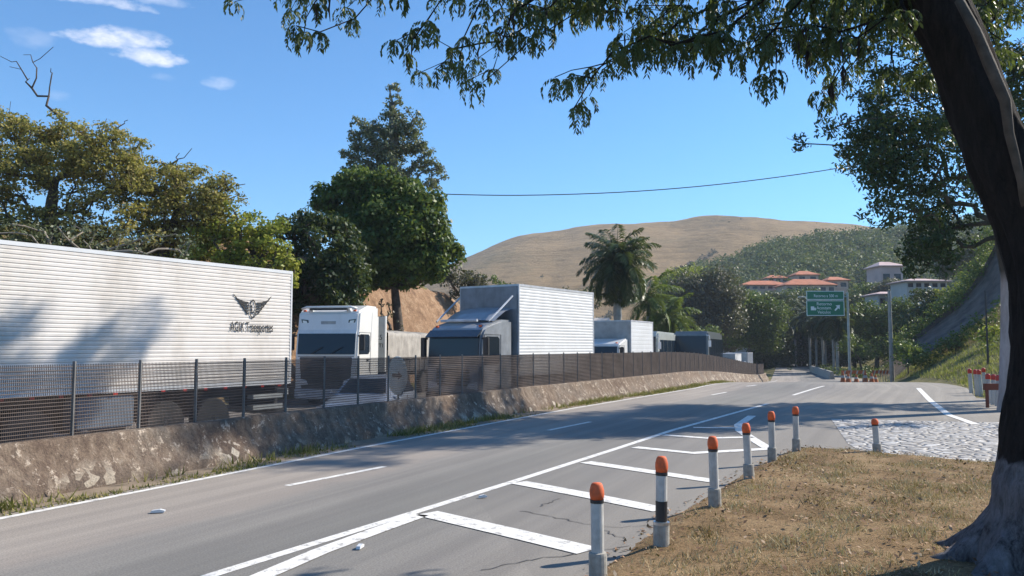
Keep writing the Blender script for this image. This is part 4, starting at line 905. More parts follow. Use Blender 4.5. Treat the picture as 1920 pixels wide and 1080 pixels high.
# --- 1 long white semi-trailer: its rear end is at the right; local +y runs away from the camera along the queue
H0 = hd(.51, .86); OZ = -.35
def opp(x, y): return (x, y, float(zr(y)) - .34)
tr = empty('semi_trailer', opp(-5.95 - 1.12, 21.65 + .66), H0, 'very long white ribbed box semi-trailer with black winged emblem, filling the left side', 'semi-trailer')
bxo = cargo_box(tr, 2.6, 14.2, 1.27, 4.27, -14.2, M['trailer_white'], .088, .011, M['box_white'])
b = MB(); b.box(-.5, .5, -14, -.1, .95, 1.24); b.box(-.9, .9, -.2, -.08, .6, 1.2); b.build('chassis', M['chassis'], tr)
b = MB(); b.box(1.14, 1.2, -10, -7.6, .5, 1.2); b.build('side_skirt', M['chassis'], tr)
b = MB(); b.box(.75, 1.25, -5.86, -4.55, .5, 1.18); b.build('tool_box', M['skirt'], tr, bevel=.03)
b = MB(); b.box(-1.2, -1.14, -13, -.4, .35, 1.22); b.box(-1.0, 1.0, -5.7, -5.6, .4, 1.2); b.build('shade_sheet', M['chassis'], tr)  # dark boards added below the far side, standing in for underbody shade
b = MB(); b.box(-1.2, 1.24, -.14, -.02, .42, .6); b.box(-1.2, 1.24, -.12, -.02, .95, 1.12); b.box(1.0, 1.22, -1.2, -.2, .62, .74); b.box(1.0, 1.22, -1.2, -.2, .9, 1.0); b.build('bumper', M['grey_panel'], tr)
for y in (-2.4, -3.7, -6.75, -10.6):
    for x in (-1.05, 1.05): wheel(tr, x, y)
b = MB()
for i in range(24): b.box(1.305, 1.315, -13.8 + i * .58, -13.7 + i * .58, 1.20, 1.25)
b.build('reflector_strip', M['red_lens'], tr)
for y in (-13.9, -.1): pass
# emblem: winged ring and name on the side facing the road
def emblem():
    yc, zc = -1.36, 3.22; SY, SZ = .57, .66; m = MB(); X = 1.3; DX = .012
    def bar(pts, ws):
        n = len(pts); up_ = [(p[0], p[1] + w / 2) for p, w in zip(pts, ws)]; dn = [(p[0], p[1] - w / 2) for p, w in zip(pts, ws)][::-1]
        m.prism([(yc + a * SY, zc + b_ * SZ) for a, b_ in up_ + dn], X, X + DX, 'x')
    for s in (-1, 1):
        for i in range(5):
            z = .2 - i * .105; e = 1.08 - i * .16
            bar([(s * .24, z), (s * (.24 + (e - .24) * .35), z + .02), (s * (.24 + (e - .24) * .75), z + .08 + .01 * (4 - i)), (s * e, z + .17 + .035 * (4 - i))], [.06, .06, .05, .008] if i else [.08, .08, .065, .008])
    n = 28; ring = []
    V = []; Fc = []
    for k in range(n):
        a = 2 * math.pi * k / n
        for q in (1, .74): V.append((X + DX, yc + math.cos(a) * .2 * q * SY, zc - .02 + math.sin(a) * .37 * SZ * (q if q == 1 else .82)))
    Fc = [(2 * k, 2 * k + 1, (2 * k + 3) % (2 * n), (2 * k + 2) % (2 * n)) for k in range(n)]; m.add(V, Fc)
    bar([(-.07, -.02), (-.03, -.02)], [.3, .3]); bar([(-.03, -.16), (.07, -.16)], [.05, .05])
    m.build('emblem', M['black'], bxo)
    text('AGIX Transportes', .35, M['black'], bxo, Matrix.Translation((X + DX, yc, 2.73)) @ Matrix(((0, 0, 1, 0), (1, 0, 0, 0), (0, 1, 0, 0), (0, 0, 0, 1))), xs=.52)
emblem()

def cab(root, W, H, D, mat, z0=.35, rake=.12, roof='high', bumper=None, glass_z=(1.65, 2.55), visor=None):
    """cab with its nose at local y=0, pointing to -y"""
    gz0, gz1 = glass_z; bumper = bumper or mat; x = W / 2
    top = H if roof == 'high' else H
    prof = [(.06, z0), (.0, z0 + .25), (.0, gz0 - .05), (rake * .6, gz1 + .02), (rake, gz1 + .15), (rake + .1, top - .3), (rake + .3, top - .2), (rake + 1.1, top), (D, top), (D, z0 + .35), (D - .2, z0 + .15), (.6, z0)]
    b = MB(); b.prism(prof, -x, x, 'x'); body = b.build('cab_body', mat, root, bevel=.07)
    # windscreen, follows the rake
    def wy(z): return np.interp(z, [gz0 - .05, gz1 + .02, gz1 + .15], [0, rake * .6, rake])
    b = MB(); wx = x - .1
    V = []
    for yo in (-.028, .01):
        for z in (gz0, (gz0 + gz1) / 2, gz1):
            for k, q in enumerate(np.linspace(-1, 1, 7)): V.append((q * wx, wy(z) + yo - .03 * (1 - q * q), z))
    Fq = []
    for s_ in (0, 21):
        for r_ in range(2):
            for c_ in range(6): i = s_ + r_ * 7 + c_; Fq.append((i, i + 1, i + 8, i + 7))
    for c_ in range(6): Fq += [(c_, c_ + 1, c_ + 22, c_ + 21), (14 + c_, 15 + c_, 36 + c_, 35 + c_)]
    for r_ in range(2): Fq += [(r_ * 7, r_ * 7 + 7, r_ * 7 + 28, r_ * 7 + 21), (6 + r_ * 7, 13 + r_ * 7, 34 + r_ * 7, 27 + r_ * 7)]
    b.add(V, Fq); ws = b.build('windscreen', M['glass'], root, smooth=False)
    b = MB()
    b.tube([(-.55, -.07, gz0 + .02), (-.1, -.075, gz0 + .28)], .012, 5); b.tube([(.25, -.075, gz0 + .02), (.7, -.065, gz0 + .28)], .012, 5); b.build('wipers', M['black'], ws)
    for s in (-1, 1):
        b = MB(); b.prism([(.22, gz0), (.26, gz1 - .12), (.34, gz1 - .02), (D * .52, gz1 - .02), (D * .58, gz1 - .1), (D * .58, gz0 + .1), (D * .52, gz0)], s * (x - .005), s * (x + .012), 'x'); b.build('side_window', M['glass'], root)
        b = MB(); b.tube([(s * (x + .012), .16, z0 + .5), (s * (x + .012), .2, gz1 + .05), (s * (x + .012), D * .62, gz1 + .05), (s * (x + .012), D * .62, z0 + .5)], .008, 4); b.box(*sorted((s * (x + .005), s * (x + .04))), D * .45, D * .55, gz0 - .25, gz0 - .2); b.build('door_seam', M['black'], root)
        b = MB(); cx = s * (x + .18); b.box(cx - .1, cx + .1, .0, .13, gz0 + .15, gz1 - .05); b.box(*sorted((s * (x - .02), cx)), .05, .09, gz1 - .12, gz1 - .06); b.build('mirror', M['black'], root, bevel=.03)
        b = MB(); b.prism([(s * (x - .12), z0 + .42), (s * (x - .55), z0 + .46), (s * (x - .5), z0 + .62), (s * (x - .12), z0 + .68)], -.035, .02, 'y'); b.build('headlight', M['lens'], root, bevel=.01)
    b = MB()
    for i in range(6): b.box(-x + .45, x - .45, -.03, .02, z0 + .55 + i * .1, z0 + .61 + i * .1)
    b.build('grille', M['black'], root, bevel=.008)
    b = MB(); b.box(-x, x, -.06, .35, z0 - .1, z0 + .32); b.build('bumper', bumper, root, bevel=.05)
    b = MB()
    for s in (-1, 1):
        b.box(*sorted((s * (x - .5), s * (x - .18))), -.072, -.055, z0 + .02, z0 + .14)
    b.build('fog_lamp', M['lens'], root)
    b = MB(); b.box(-x + .12, x - .12, -.006, .02, gz0 - .09, gz0 - .07); b.box(-.35, .35, -.012, .02, gz0 - .2, gz0 - .13); b.build('nose_seam', M['black'], root)
    for s in (-1, 1):
        b = MB(); b.box(*sorted((s * (x - .02), s * (x + .03))), .35, D * .62, z0 - .02, z0 + .1); b.box(*sorted((s * (x - .02), s * (x + .025))), .4, D * .6, z0 + .32, z0 + .38); b.build('step', M['black'], root)
        b = MB(); b.box(*sorted((s * (x - .28), s * (x - .18))), rake + .12, rake + .2, top - .26, top - .2); b.build('marker_lamp', M['paint_orange'], root)
    if visor: b = MB(); b.prism([(-.12, gz1 - .06), (-.14, gz1 - .03), (rake, gz1 + .2), (rake, gz1 + .14)], -x + .05, x - .05, 'x'); b.build('sun_visor', visor, root)
    return body
def inv(root): return root
# --- 2 white tractor
HT = hd(.18, .98); c0 = opp(-7.1, 30.6)
t2 = empty('tractor_truck', c0, HT, 'white high-roof tractor unit with black windscreen, facing the camera behind the fence', 'truck')
cab(t2, 2.5, 3.86, 2.3, M['white_paint'], roof='high', glass_z=(1.95, 2.74), rake=.16, bumper=M['cab_grey'])
b = MB(); b.box(-.85, -.7, .3, .42, 3.55, 3.72); b.box(.7, .85, .3, .42, 3.55, 3.72); b.tube([(-1.12, .28, 3.70), (-.9, .2, 3.76), (.9, .2, 3.76), (1.12, .28, 3.70)], .05, 8); b.build('roof_light_bar', M['white_paint'], t2, smooth=True)
b = MB(); b.box(-.75, .75, .15, .27, 3.64, 3.72); b.build('roof_hatch', M['black'], t2)
for s in (-1, 1):
    b = MB()
    def q(p): return (s * p[0], p[1])
    b.prism([q(p) for p in ((.78, 3.07), (.83, 3.27), (1.12, 3.3), (1.07, 3.12), (.95, 3.07))], .2, .27, 'y'); mk_ = b.build('marker_light', M['dark_paint'], t2)
    b = MB(); b.prism([q(p) for p in ((.86, 3.12), (.89, 3.23), (1.05, 3.25), (1.02, 3.14))], .185, .22, 'y'); b.build('lens', M['lens'], mk_)
b = MB(); b.box(-.3, .3, .19, .25, 3.1, 3.22); b.build('name_plate', M['grey_panel'], t2)
b = MB(); b.box(.65, 1.2, 2.4, 4.6, .45, 1.0); b.build('fuel_tank', M['steel'], t2, bevel=.08)
b = MB(); b.box(-.42, .42, .6, 6.2, .7, .95); b.build('chassis', M['chassis'], t2)
b = MB(); b.prism([(1.3, 1.1), (2.3, 1.1), (2.3, 3.45), (1.6, 3.6)], 1.245, 1.262, 'x'); b.build('side_fairing', M['white_paint'], t2)
b = MB(); b.box(1.2, 1.24, 1.05, 1.6, .75, 1.1); b.box(1.24, 1.262, 1.3, 1.36, 1.25, 1.6); b.build('step', M['black'], t2)
for y in (1.25, 4.9, 6.0):
    for x in (-1.0, 1.0): wheel(t2, x, y)
for tt, zz in ((t2, 1.84),):
    b = MB(); b.prism([(-.98, .62), (.98, .62), (1.06, zz), (-1.06, zz)], -.022, .03, 'y'); b.build('nose_panel', M['dark_paint'], tt, bevel=.02)
# tarpaulin trailer behind it
t3 = empty('tarped_trailer', opp(c0[0] + .18 * 3.6, c0[1] + .98 * 3.6), HT, 'grain trailer under a wrinkled grey tarpaulin, coupled behind the white tractor', 'trailer')
b = MB(); b.box(-1.25, 1.25, -.45, -.37, 1.2, 3.5); fp = b.build('front_panel', M['grey_panel'], t3)
b = MB(); b.box(1.25, 1.29, -.5, -.36, 1.2, 3.52); b.build('corner_post', M['white_paint'], t3)
mt = lambda z: Matrix.Translation((1.0, -.46, z)) @ Matrix(((1, 0, 0, 0), (0, 0, -1, 0), (0, 1, 0, 0), (0, 0, 0, 1)))
text('25', .3, M['black'], fp, mt(2.62)); text('KTI', .24, M['black'], fp, mt(2.28))
nx, ny = 40, 60; V = []
for j in range(ny + 1):
    yv = -.3 + 9.3 * j / ny
    for i in range(nx + 1):
        q = i / nx; w = 1.3; sd = 1.15
        per = q * (2 * w + 2 * sd)
        if per < sd: p = (-w - .01, 1.7 + per)
        elif per > sd + 2 * w: p = (w + .01, 1.7 + sd - (per - sd - 2 * w))
        else: tq = (per - sd) / (2 * w); p = (-w + tq * 2 * w, 1.7 + sd + .16 * math.sin(math.pi * tq))
        wr = .06 * float(fbm(yv * 1.0, per * .25, 1.6, 4, 40)) + .03 * abs(math.sin(yv * 3.4))
        sg = -.14 * abs(math.sin(yv * 1.7)) * (1 if abs(p[0]) < w * .8 else .3)
        V.append((p[0] + (wr if p[0] > 0 else -wr), yv, p[1] + sg + wr))
k = nx + 1; Q = [(j * k + i, j * k + i + 1, (j + 1) * k + i + 1, (j + 1) * k + i) for j in range(ny) for i in range(nx)]
np_mesh('tarpaulin', np.array(V), np.array(Q), M['tarp'], t3, smooth=True)
b = MB(); b.box(-1.26, 1.26, -.3, 9.0, 1.15, 2.05); b.build('side_boards', M['chassis'], t3)
b = MB()
for i in range(12): b.box(1.262, 1.3, -.25 + i * .78, -.18 + i * .78, 1.1, 2.1)
b.build('stakes', M['steel'], t3)
b = MB(); b.box(-.45, .45, -.2, 9, .85, 1.14); b.build('chassis', M['chassis'], t3)
for y in (5.6, 6.8, 8.0):
    for x in (-1.0, 1.0): wheel(t3, x, y)
# --- 3 car beside the barrier
def hatch(root, paint, Wd=1.74, Ln=4.0, Hh=1.48):
    ys_ = [0, .12, .5, 1.0, 1.35, 1.9, 2.4, 3.1, 3.6, 3.9, 4.0]
    top = [.62, .76, .86, .95, 1.02, 1.4, 1.48, 1.47, 1.38, 1.02, .9]
    mid = [.62, .72, .8, .86, .9, .93, .95, .97, .98, .95, .85]
    hwT = [.58, .68, .72, .74, .74, .6, .58, .58, .57, .66, .66]; hwM = [.72, .8, .85, .86, .87, .87, .87, .87, .86, .82, .74]
    V = []
    for y, t, mz, a, c in zip(ys_, top, mid, hwT, hwM):
        ring = [(-c * .96, .28), (-c, .5), (-c * .995, mz - .04), (-a, t - .03), (-a * .8, t), (0, t + .012), (a * .8, t), (a, t - .03), (c * .995, mz - .04), (c, .5), (c * .96, .28)]
        V += [(x, y, z) for x, z in ring]
    k = 11; n = len(ys_); Fc = [(j * k + i, j * k + i + 1, (j + 1) * k + i + 1, (j + 1) * k + i) for j in range(n - 1) for i in range(k - 1)] + [tuple(range(k)), tuple(range((n - 1) * k, n * k))] + [(j * k, (j + 1) * k, (j + 1) * k + 10, j * k + 10) for j in range(n - 1)]
    b = MB(); b.add(V, Fc); b.build('car_body', paint, root, smooth=False, bevel=.02)
    b = MB(); b.add([(-.62, 1.4, 1.045), (.62, 1.4, 1.045), (.49, 1.86, 1.385), (-.49, 1.86, 1.385)], [(0, 1, 2, 3)]); b.v[-1][:, 2] += .02; b.v[-1][:, 1] -= .02; b.build('windscreen', M['glass'], root)
    for s in (-1, 1):
        b = MB(); b.add([(s * .80, 1.72, 1.03), (s * .625, 2.02, 1.34), (s * .61, 2.5, 1.38), (s * .61, 3.1, 1.37), (s * .67, 3.45, 1.25), (s * .83, 3.45, 1.04)], [(0, 1, 2, 3, 4, 5)]); b.v[-1][:, 0] += s * .022; b.build('side_window', M['glass'], root)
        b = MB(); b.add([(s * .5, -.015, .62), (s * .74, .05, .64), (s * .8, .3, .77), (s * .62, .2, .79)], [(0, 1, 2, 3)]); b.v[-1][:, 2] += .02; b.v[-1][:, 1] -= .02; b.build('headlight', M['lens'], root)
        b = MB(); b.box(*sorted((s * .88, s * 1.02)), 1.55, 1.68, .98, 1.1); b.build('mirror', paint, root, bevel=.03)
        b = MB(); b.tube([(s * .88, 2.5, .35), (s * .885, 2.5, .95)], .006, 4); b.build('door_seam', M['black'], root)
        for y in (.78, 3.28): wheel(root, s * .77, y, .31, .2)
    b = MB(); b.box(-.5, .5, -.03, .03, .36, .5); b.build('grille', M['black'], root, bevel=.01)
car = empty('parked_car', (-4.02, 19.3, -.34), hd(.13, .99), 'silver-blue hatchback half hidden behind the concrete barrier in front of the white tractor', 'car')
hatch(car, M['car_paint'])
# --- 4 box truck with dark cab
t4 = empty('box_truck', opp(-1.98, 26.9), hd(.56, .83), 'box truck with shaded dark-windowed cab, wind deflector and tall white ribbed box', 'box truck')
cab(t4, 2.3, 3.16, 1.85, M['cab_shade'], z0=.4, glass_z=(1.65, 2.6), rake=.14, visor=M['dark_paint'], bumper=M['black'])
cargo_box(t4, 2.6, 5.5, 1.25, 4.42, 2.05, M['box_white'], .11, .008, M['cab_grey'])
b = MB(); b.box(-1.24, 1.24, 2.0, 2.045, 1.3, 4.36); b.build('front_panel', M['shaded_panel'], t4)  # dark sheet over the white box front in place of its shade
b = MB(); V = []
for j, (y, z) in enumerate(((.75, 3.16), (1.05, 3.34), (1.4, 3.52), (1.8, 3.62))):
    for q in np.linspace(-1, 1, 9): V.append((q * 1.08, y + .12 * q * q, z - .06 * q * q))
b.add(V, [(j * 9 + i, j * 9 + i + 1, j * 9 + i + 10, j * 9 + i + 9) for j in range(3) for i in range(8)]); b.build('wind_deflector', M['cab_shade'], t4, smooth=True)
b = MB()
for s in (-1, 1): b.tube([(s * 1.12, .5, 3.1), (s * 1.15, 1.1, 3.5), (s * 1.16, 1.85, 4.0)], .035, 6)
b.tube([(-.8, .35, 3.12), (.75, .35, 3.12)], .05, 8); b.build('deflector_frame', M['cab_grey'], t4)
b = MB(); b.box(-.4, .4, .5, 7.9, .75, 1.22); b.build('chassis', M['chassis'], t4)
for y in (1.0, 6.0):
    for x in (-1.0, 1.0): wheel(t4, x, y, .48)
b = MB(); b.box(1.1, 1.2, 2.6, 5.0, .55, 1.1); b.build('side_guard', M['steel'], t4)
# --- 5 small white box truck
def small_truck(loc, h, label, W=2.3, Hb=3.35, L=4.2, Hc=2.3, cabm='white_paint', boxm='box_white', rs=1.0):
    t = empty('box_truck', loc, h, label, 'box truck')
    cab(t, W * .88, Hc, 1.5, M[cabm], z0=.35, glass_z=(Hc - 1.15, Hc - .42), rake=.2)
    cargo_box(t, W, L, 1.0, Hb, 1.6, M[boxm], .2, .004, M['cab_grey']); b = MB(); b.box(-.4, .4, .5, 5.6, .6, .98); b.build('chassis', M['chassis'], t)
    b = MB(); b.box(-W / 2 + .05, W / 2 - .05, 1.57, 1.6, 1.05, Hb - .06); b.build('front_panel', M['grey_panel'], t)
    for y in (.8, 4.3):
        for x in (-.85, .85): wheel(t, x, y, .4, .25)
    return t
p = P(1158, 640, 44.5); small_truck(opp(p.x - 1.3, 42.6), hd(.46, .88), 'smaller white box truck directly behind the tall ribbed box', W=2.6, Hb=3.75, L=3.9, Hc=2.75)
# --- coaches
def coach(loc, h, label, mat, Hh=3.5, L=12, W=2.5, stripe=None):
    t = empty('coach', loc, h, label, 'coach'); x = W / 2
    b = MB(); b.prism([(.05, .35), (.0, .9), (.03, 1.5), (.22, Hh - .35), (.55, Hh - .02), (1.2, Hh), (L - .3, Hh), (L, Hh - .2), (L, .4)], -x, x, 'x'); b.build('coach_body', mat, t, bevel=.12)
    b = MB(); b.prism([(-.0, 1.25), (-.01, 1.6), (.15, Hh - .35), (.2, Hh - .35), (.06, 1.25)], -x + .12, x - .12, 'x'); b.build('windscreen', M['glass'], t)
    for s in (-1, 1):
        for i in range(6): b = MB(); y = .9 + i * 1.8; b.box(*sorted((s * (x - .01), s * (x + .012))), y, y + 1.68, 1.9, Hh - .55); b.build('side_window', M['glass'], t)
        b = MB(); b.tube([(s * (x - .1), .15, Hh - .3), (s * (x + .15), -.2, Hh - .35), (s * (x + .18), -.22, Hh - .7)], .03, 5); b.box(s * (x + .18) - .09, s * (x + .18) + .09, -.27, -.17, Hh - 1.15, Hh - .7); b.build('mirror', M['lens'], t)
        b = MB(); b.box(*sorted((s * (x - .55), s * (x - .15))), -.03, .03, .62, .82); b.build('headlight', M['lens'], t)
        for y in (2.4, 8.6): wheel(t, s * (x - .16), y, .5)
    b = MB(); b.box(-.42, .42, -.04, .05, 1.02, 1.12); b.build('number_plate', M['box_white'], t)
    if stripe: b = MB(); b.box(x + .001, x + .014, .8, L - .5, 1.0, 1.5); b.build('side_panel', stripe, t)
    return t
M['coach_grey'] = plain('coach_grey', (.42, .45, .42), .35, coat=.5); M['coach_dark'] = plain('coach_dark', (.14, .16, .17), .3, coat=.5)
p = P(1226, 650, 52); coach(opp(8.06, 51.4), hd(.33, .94), 'grey-green coach between the small white box truck and the dark coach', M['coach_grey'], 3.6, 9, stripe=M['box_white'])
p = P(1300, 650, 60); coach(opp(12.95, 58.3), hd(.34, .94), 'dark coach facing the camera with a huge black windscreen', M['coach_dark'], 4.05, 11)
p = P(1372, 650, 74); small_truck(opp(p.x - 1.4, 73), hd(.4, .9), 'white light truck behind the dark coach', Hb=2.9, Hc=2.3, L=4)
p = P(1400, 650, 84); v_ = small_truck(opp(p.x - 1.6, 83), hd(.4, .9), 'small bluish-white truck last in the queue near the end of the fence', Hb=3.1, Hc=2.2, L=4, boxm='car_paint')

# ------------------------------------------------------------------ signs, poles, small things
# round arrow sign turned edge-on
p = P(745, 705, 19.2); sg = empty('arrow_sign', (p.x, p.y, float(zr(p.y)) - .34), R(28), 'round white sign with a black arrow on a post beside the silver car', 'sign')
b = MB(); b.tube([(0, .03, 0), (0, .03, 1.9)], .03, 8); b.build('post', M['steelwork'], sg)
b = MB(); b.lathe([(0, -.01), (.46, -.01), (.46, .01), (0, .01)], (0, 0, p.z + .35), 32, 'y', cap=False); bd = b.build('sign_disc', M['sign_white'], sg); sg.rotation_euler.z = R(-52)
z_ = p.z + .35; b = MB(); b.box(-.22, .06, -.02, -.012, z_ - .035, z_ + .035); b.prism([(.06, z_ - .1), (.25, z_), (.06, z_ + .1)], -.02, -.012, 'y'); b.build('arrow', M['black'], bd)
# green gantry sign
Y = 78.0; c = P(1547, 570, Y); gz = float(zt(P(1592, 600, Y).x, Y)); px = P(1592, 600, Y).x
gs = empty('road_sign', (px, Y, gz), 0, 'green overhead direction sign with white border and arrow, hung before the palm avenue', 'sign')
def loc_(u, v, dy=0): q = P(u, v, Y); return (q.x - px, dy, q.z - gz)
b = MB(); b.tube([(0, .2, -.1), (0, .2, loc_(1592, 548)[2])], [.14, .1], 10); zt_ = loc_(1592, 556)[2]; b.tube([(.1, .2, zt_), (loc_(1498, 556)[0], .2, zt_ - .05)], .07, 8); b.build('gantry_arm', M['steelwork'], gs)
def panel(u0, v0, u1, v1):
    a = loc_(u0, v1); d = loc_(u1, v0); b = MB(); b.box(a[0], d[0], -.03, .03, a[2], d[2]); pn = b.build('sign_panel', M['sign_green'], gs)
    b = MB(); e = .06
    for (x0, x1, z0, z1) in ((a[0], d[0], a[2], a[2] + e), (a[0], d[0], d[2] - e, d[2]), (a[0], a[0] + e, a[2] + e, d[2] - e), (d[0] - e, d[0], a[2] + e, d[2] - e)): b.box(x0, x1, -.04, -.031, z0, z1)
    b.build('border', M['sign_white'], pn); return pn
p1 = panel(1512, 545.5, 1582, 562); p2 = panel(1512.5, 563.5, 1582.5, 592)
def ts(body, u, v, size, par, xs=1): q = loc_(u, v); return text(body, size, M['sign_white'], par, Matrix.Translation((q[0], -.04, q[2])) @ Matrix(((1, 0, 0, 0), (0, 0, -1, 0), (0, 1, 0, 0), (0, 0, 0, 1))), xs=xs)
ts('Retorno a 500 m', 1548, 555, .4, p1, .85); ts('Retorno', 1545, 570, .44, p2); ts('Acostam.', 1545, 577.5, .44, p2, .9); ts('Veículos', 1545, 585.5, .42, p2, .9)
b = MB(); q = loc_(1524, 578); b.box(q[0] - .2, q[0] + .12, -.04, -.031, q[2] - .2, q[2] + .18); b.box(q[0] + .14, q[0] + .28, -.04, -.031, q[2] - .2, q[2] + .05); b.build('truck_symbol', M['sign_white'], p2)
b = MB(); q = loc_(1570, 577); b.prism([(q[0] - .3, q[2] - .22), (q[0] - .2, q[2] - .32), (q[0] + .08, q[2] - .04), (q[0] + .2, q[2] - .16), (q[0] + .25, q[2] + .27), (q[0] - .18, q[2] + .22), (q[0] - .04, q[2] + .08)], -.04, -.031, 'y'); b.build('arrow', M['sign_white'], p2)
# poles
def pole(name, u, vt, Y, r, mat, label, arm=False):
    q = P(u, vt, Y); z = float(zt(q.x, Y)) - .1; b = MB(); b.tube([(0, 0, 0), (0, 0, (q.z - z) * .5), (0, 0, q.z - z)], [r * 1.2, r, r * .8], 8)
    if arm: b.box(-.7, .7, -.05, .05, q.z - z - .4, q.z - z - .3)
    return b.build(name, mat, loc=(q.x, Y, z), label=label, cat='pole', smooth=False)
pole('utility_pole', 1667, 545, 66, .16, M['wood_pole'], 'pale concrete pole standing between the green sign and the grass bank')
pole('thin_pole', 1847, 545, 44, .05, M['black'], 'thin dark pole on the grass bank left of the pinkish trunk')
pole('thin_pole', 1879, 600, 38, .045, M['steelwork'], 'thin grey pole right beside the pinkish trunk')
b = MB(); pts = []
for i in range(41):
    q = i / 40; u = 600 + (2100 - 600) * q; v = np.interp(u, [600, 840, 1045, 1300, 1590, 1800, 2100], [352, 366, 367, 353, 315, 270, 190]); pts.append(P(u, float(v), 44 + q * 4))
pts2 = [sum((pts[max(0, min(40, i + k))] for k in range(-3, 4)), Vector()) / 7 for i in range(41)]
o_ = pts2[0].copy(); b.tube([p - o_ for p in pts2], .028, 5); b.build('overhead_cable', M['black'], loc=o_, label='thin black cable sagging across the sky from the tall tree to the right-hand trees', cat='cable')
# concrete chute on the right bank
def chute():
    up_ = [(1690, 657, 66), (1735, 625, 66), (1780, 590, 66), (1815, 555, 66), (1845, 515, 66), (1868, 470, 66), (1885, 425, 66)]
    lo = [(1700, 680, 59), (1750, 655, 59), (1800, 626, 59), (1840, 598, 59), (1880, 562, 59), (1920, 520, 59), (1960, 470, 59)]
    b = MB(); V = []
    for a, c in zip(up_, lo):
        A, C_ = P(*a), P(*c); nrm = Vector((0, -.3, .15))
        V += [A, C_, C_ - nrm, A - nrm, A + Vector((-.1, .1, .35)), A + Vector((.3, .3, .35))]
    Fc = []
    for i in range(len(up_) - 1):
        k = 6 * i; Fc += [(k, k + 1, k + 7, k + 6), (k + 1, k + 2, k + 8, k + 7), (k + 2, k + 3, k + 9, k + 8), (k, k + 6, k + 10, k + 4), (k + 4, k + 10, k + 11, k + 5), (k + 3, k + 5, k + 11, k + 9)]
    b.add([tuple(v) for v in V], Fc); M['chute'] = plain('concrete_shaded', (.075, .058, .048), .95, var=.6, scale=.9, bumpy=.9, dirt=((.19, .17, .14), .5, .7))  # concrete darkened so the colour carries the shade on the slope
    b.build('concrete_chute', M['chute'], label='dark concrete-lined slope curving up the bank at right', cat='retaining slope')
chute()
CS = []
for a, c in zip([(1690, 657, 66), (1735, 625, 66), (1780, 590, 66), (1815, 555, 66), (1845, 515, 66), (1868, 470, 66)], [(1735, 625, 66), (1780, 590, 66), (1815, 555, 66), (1845, 515, 66), (1868, 470, 66), (1885, 425, 66)]):
    for k in range(7):
        q = P(*a).lerp(P(*c), random.random()); CS.append((q.x + random.uniform(-.9, .2), q.y + random.uniform(0, 1.2), q.z + random.uniform(0, .6)))
lo_ = [(1700, 680, 59), (1750, 655, 59), (1800, 626, 59), (1840, 598, 59), (1880, 562, 59)]
for a, c in zip(lo_, lo_[1:]):
    for k in range(10):
        q = P(*a).lerp(P(*c), random.random()); CS.append((q.x + random.uniform(-.4, .5), q.y - random.uniform(.1, .9), q.z + random.uniform(-.6, .45)))
for _ in range(26):
    q = P(random.uniform(1684, 1730), random.uniform(640, 684), random.uniform(57, 60)); CS.append((q.x, q.y, q.z))
for _ in range(90):
    x = random.uniform(30, 46); y = random.uniform(46, 60); CS.append((x, y, float(zt(x, y)) + .1))
for _ in range(160):
    x = random.uniform(38, 80); y = random.uniform(68, 112); CS.append((x, y, float(zt(x, y)) + .4))
CS = np.array(CS); leafobj('bank_scrub', clump_leaves(CS, rng.uniform(.25, .8, len(CS)) * np.where(CS[:, 1] > 66, 1.8, 1), 130, .22, .6), M['leaf_bright'], label='low green scrub along the concrete chute and over the right bank', cat='scrub', kind='stuff')
# cones and barriers before the avenue
def cone():
    r = empty('traffic_cone', (0, 0, 0), 0, 'x', 'cone', 'orange cones and drums beyond the crest')
    b = MB(); b.lathe([(.24, .05), (.06, .9), (.0, .92)], sides=14); b.build('cone_body', M['cone_orange'], r); b = MB(); b.box(-.28, .28, -.28, .28, 0, .05); b.build('base', M['black'], r)
    b = MB(); b.lathe([(.178, .4), (.134, .6)], sides=14, cap=False); b.build('white_band', M['bollard'], r); return r
pc = cone(); fst = True
for i, u in enumerate((1580, 1590, 1605, 1622, 1634, 1641)):
    c_ = pc if fst else copy_tree(pc); fst = False
    q = P(u, 690, 66 + i % 3 * 2); c_.location = (q.x, q.y, float(zt(q.x, q.y)) + .03); c_.scale = (.95, .95, 1.0 - .12 * (i % 3)); c_['label'] = 'orange traffic cone beyond the road crest, %s from the left' % ['first', 'second', 'third', 'fourth', 'fifth', 'last'][i]
for i, (u, wd) in enumerate(((1600, 2.2), (1650, 1.6), (1662, 1.5))):
    q = P(u, 690, 72); z = float(zt(q.x, 72)); r = empty('barrier_board', (q.x, 72, z), R(10 * i), ['orange striped barrier board farthest left beyond the crest', 'orange striped barrier board in the middle beyond the crest', 'orange striped barrier board nearest the pale pole'][i], 'barrier', 'striped boards beyond the crest')
    for s in (-1, 1): b = MB(); b.tube([(s * wd * .4, -.25, 0), (s * wd * .4, 0, 1.1), (s * wd * .4, .25, 0)], .03, 5); b.build('leg', M['steelwork'], r)
    b = MB(); b.box(-wd / 2, wd / 2, -.05, -.02, .8, 1.1); bd = b.build('board', M['cone_orange'], r)
    b = MB()
    for k in range(4): x = -wd / 2 + wd * (k + .5) / 4; b.prism([(x - .08, .802), (x + .06, .802), (x + .16, 1.098), (x + .02, 1.098)], -.06, -.052, 'y')
    b.build('stripe', M['bollard'], bd)
b = MB(); pA = P(1522, 688, 110); pB = P(1560, 700, 84)
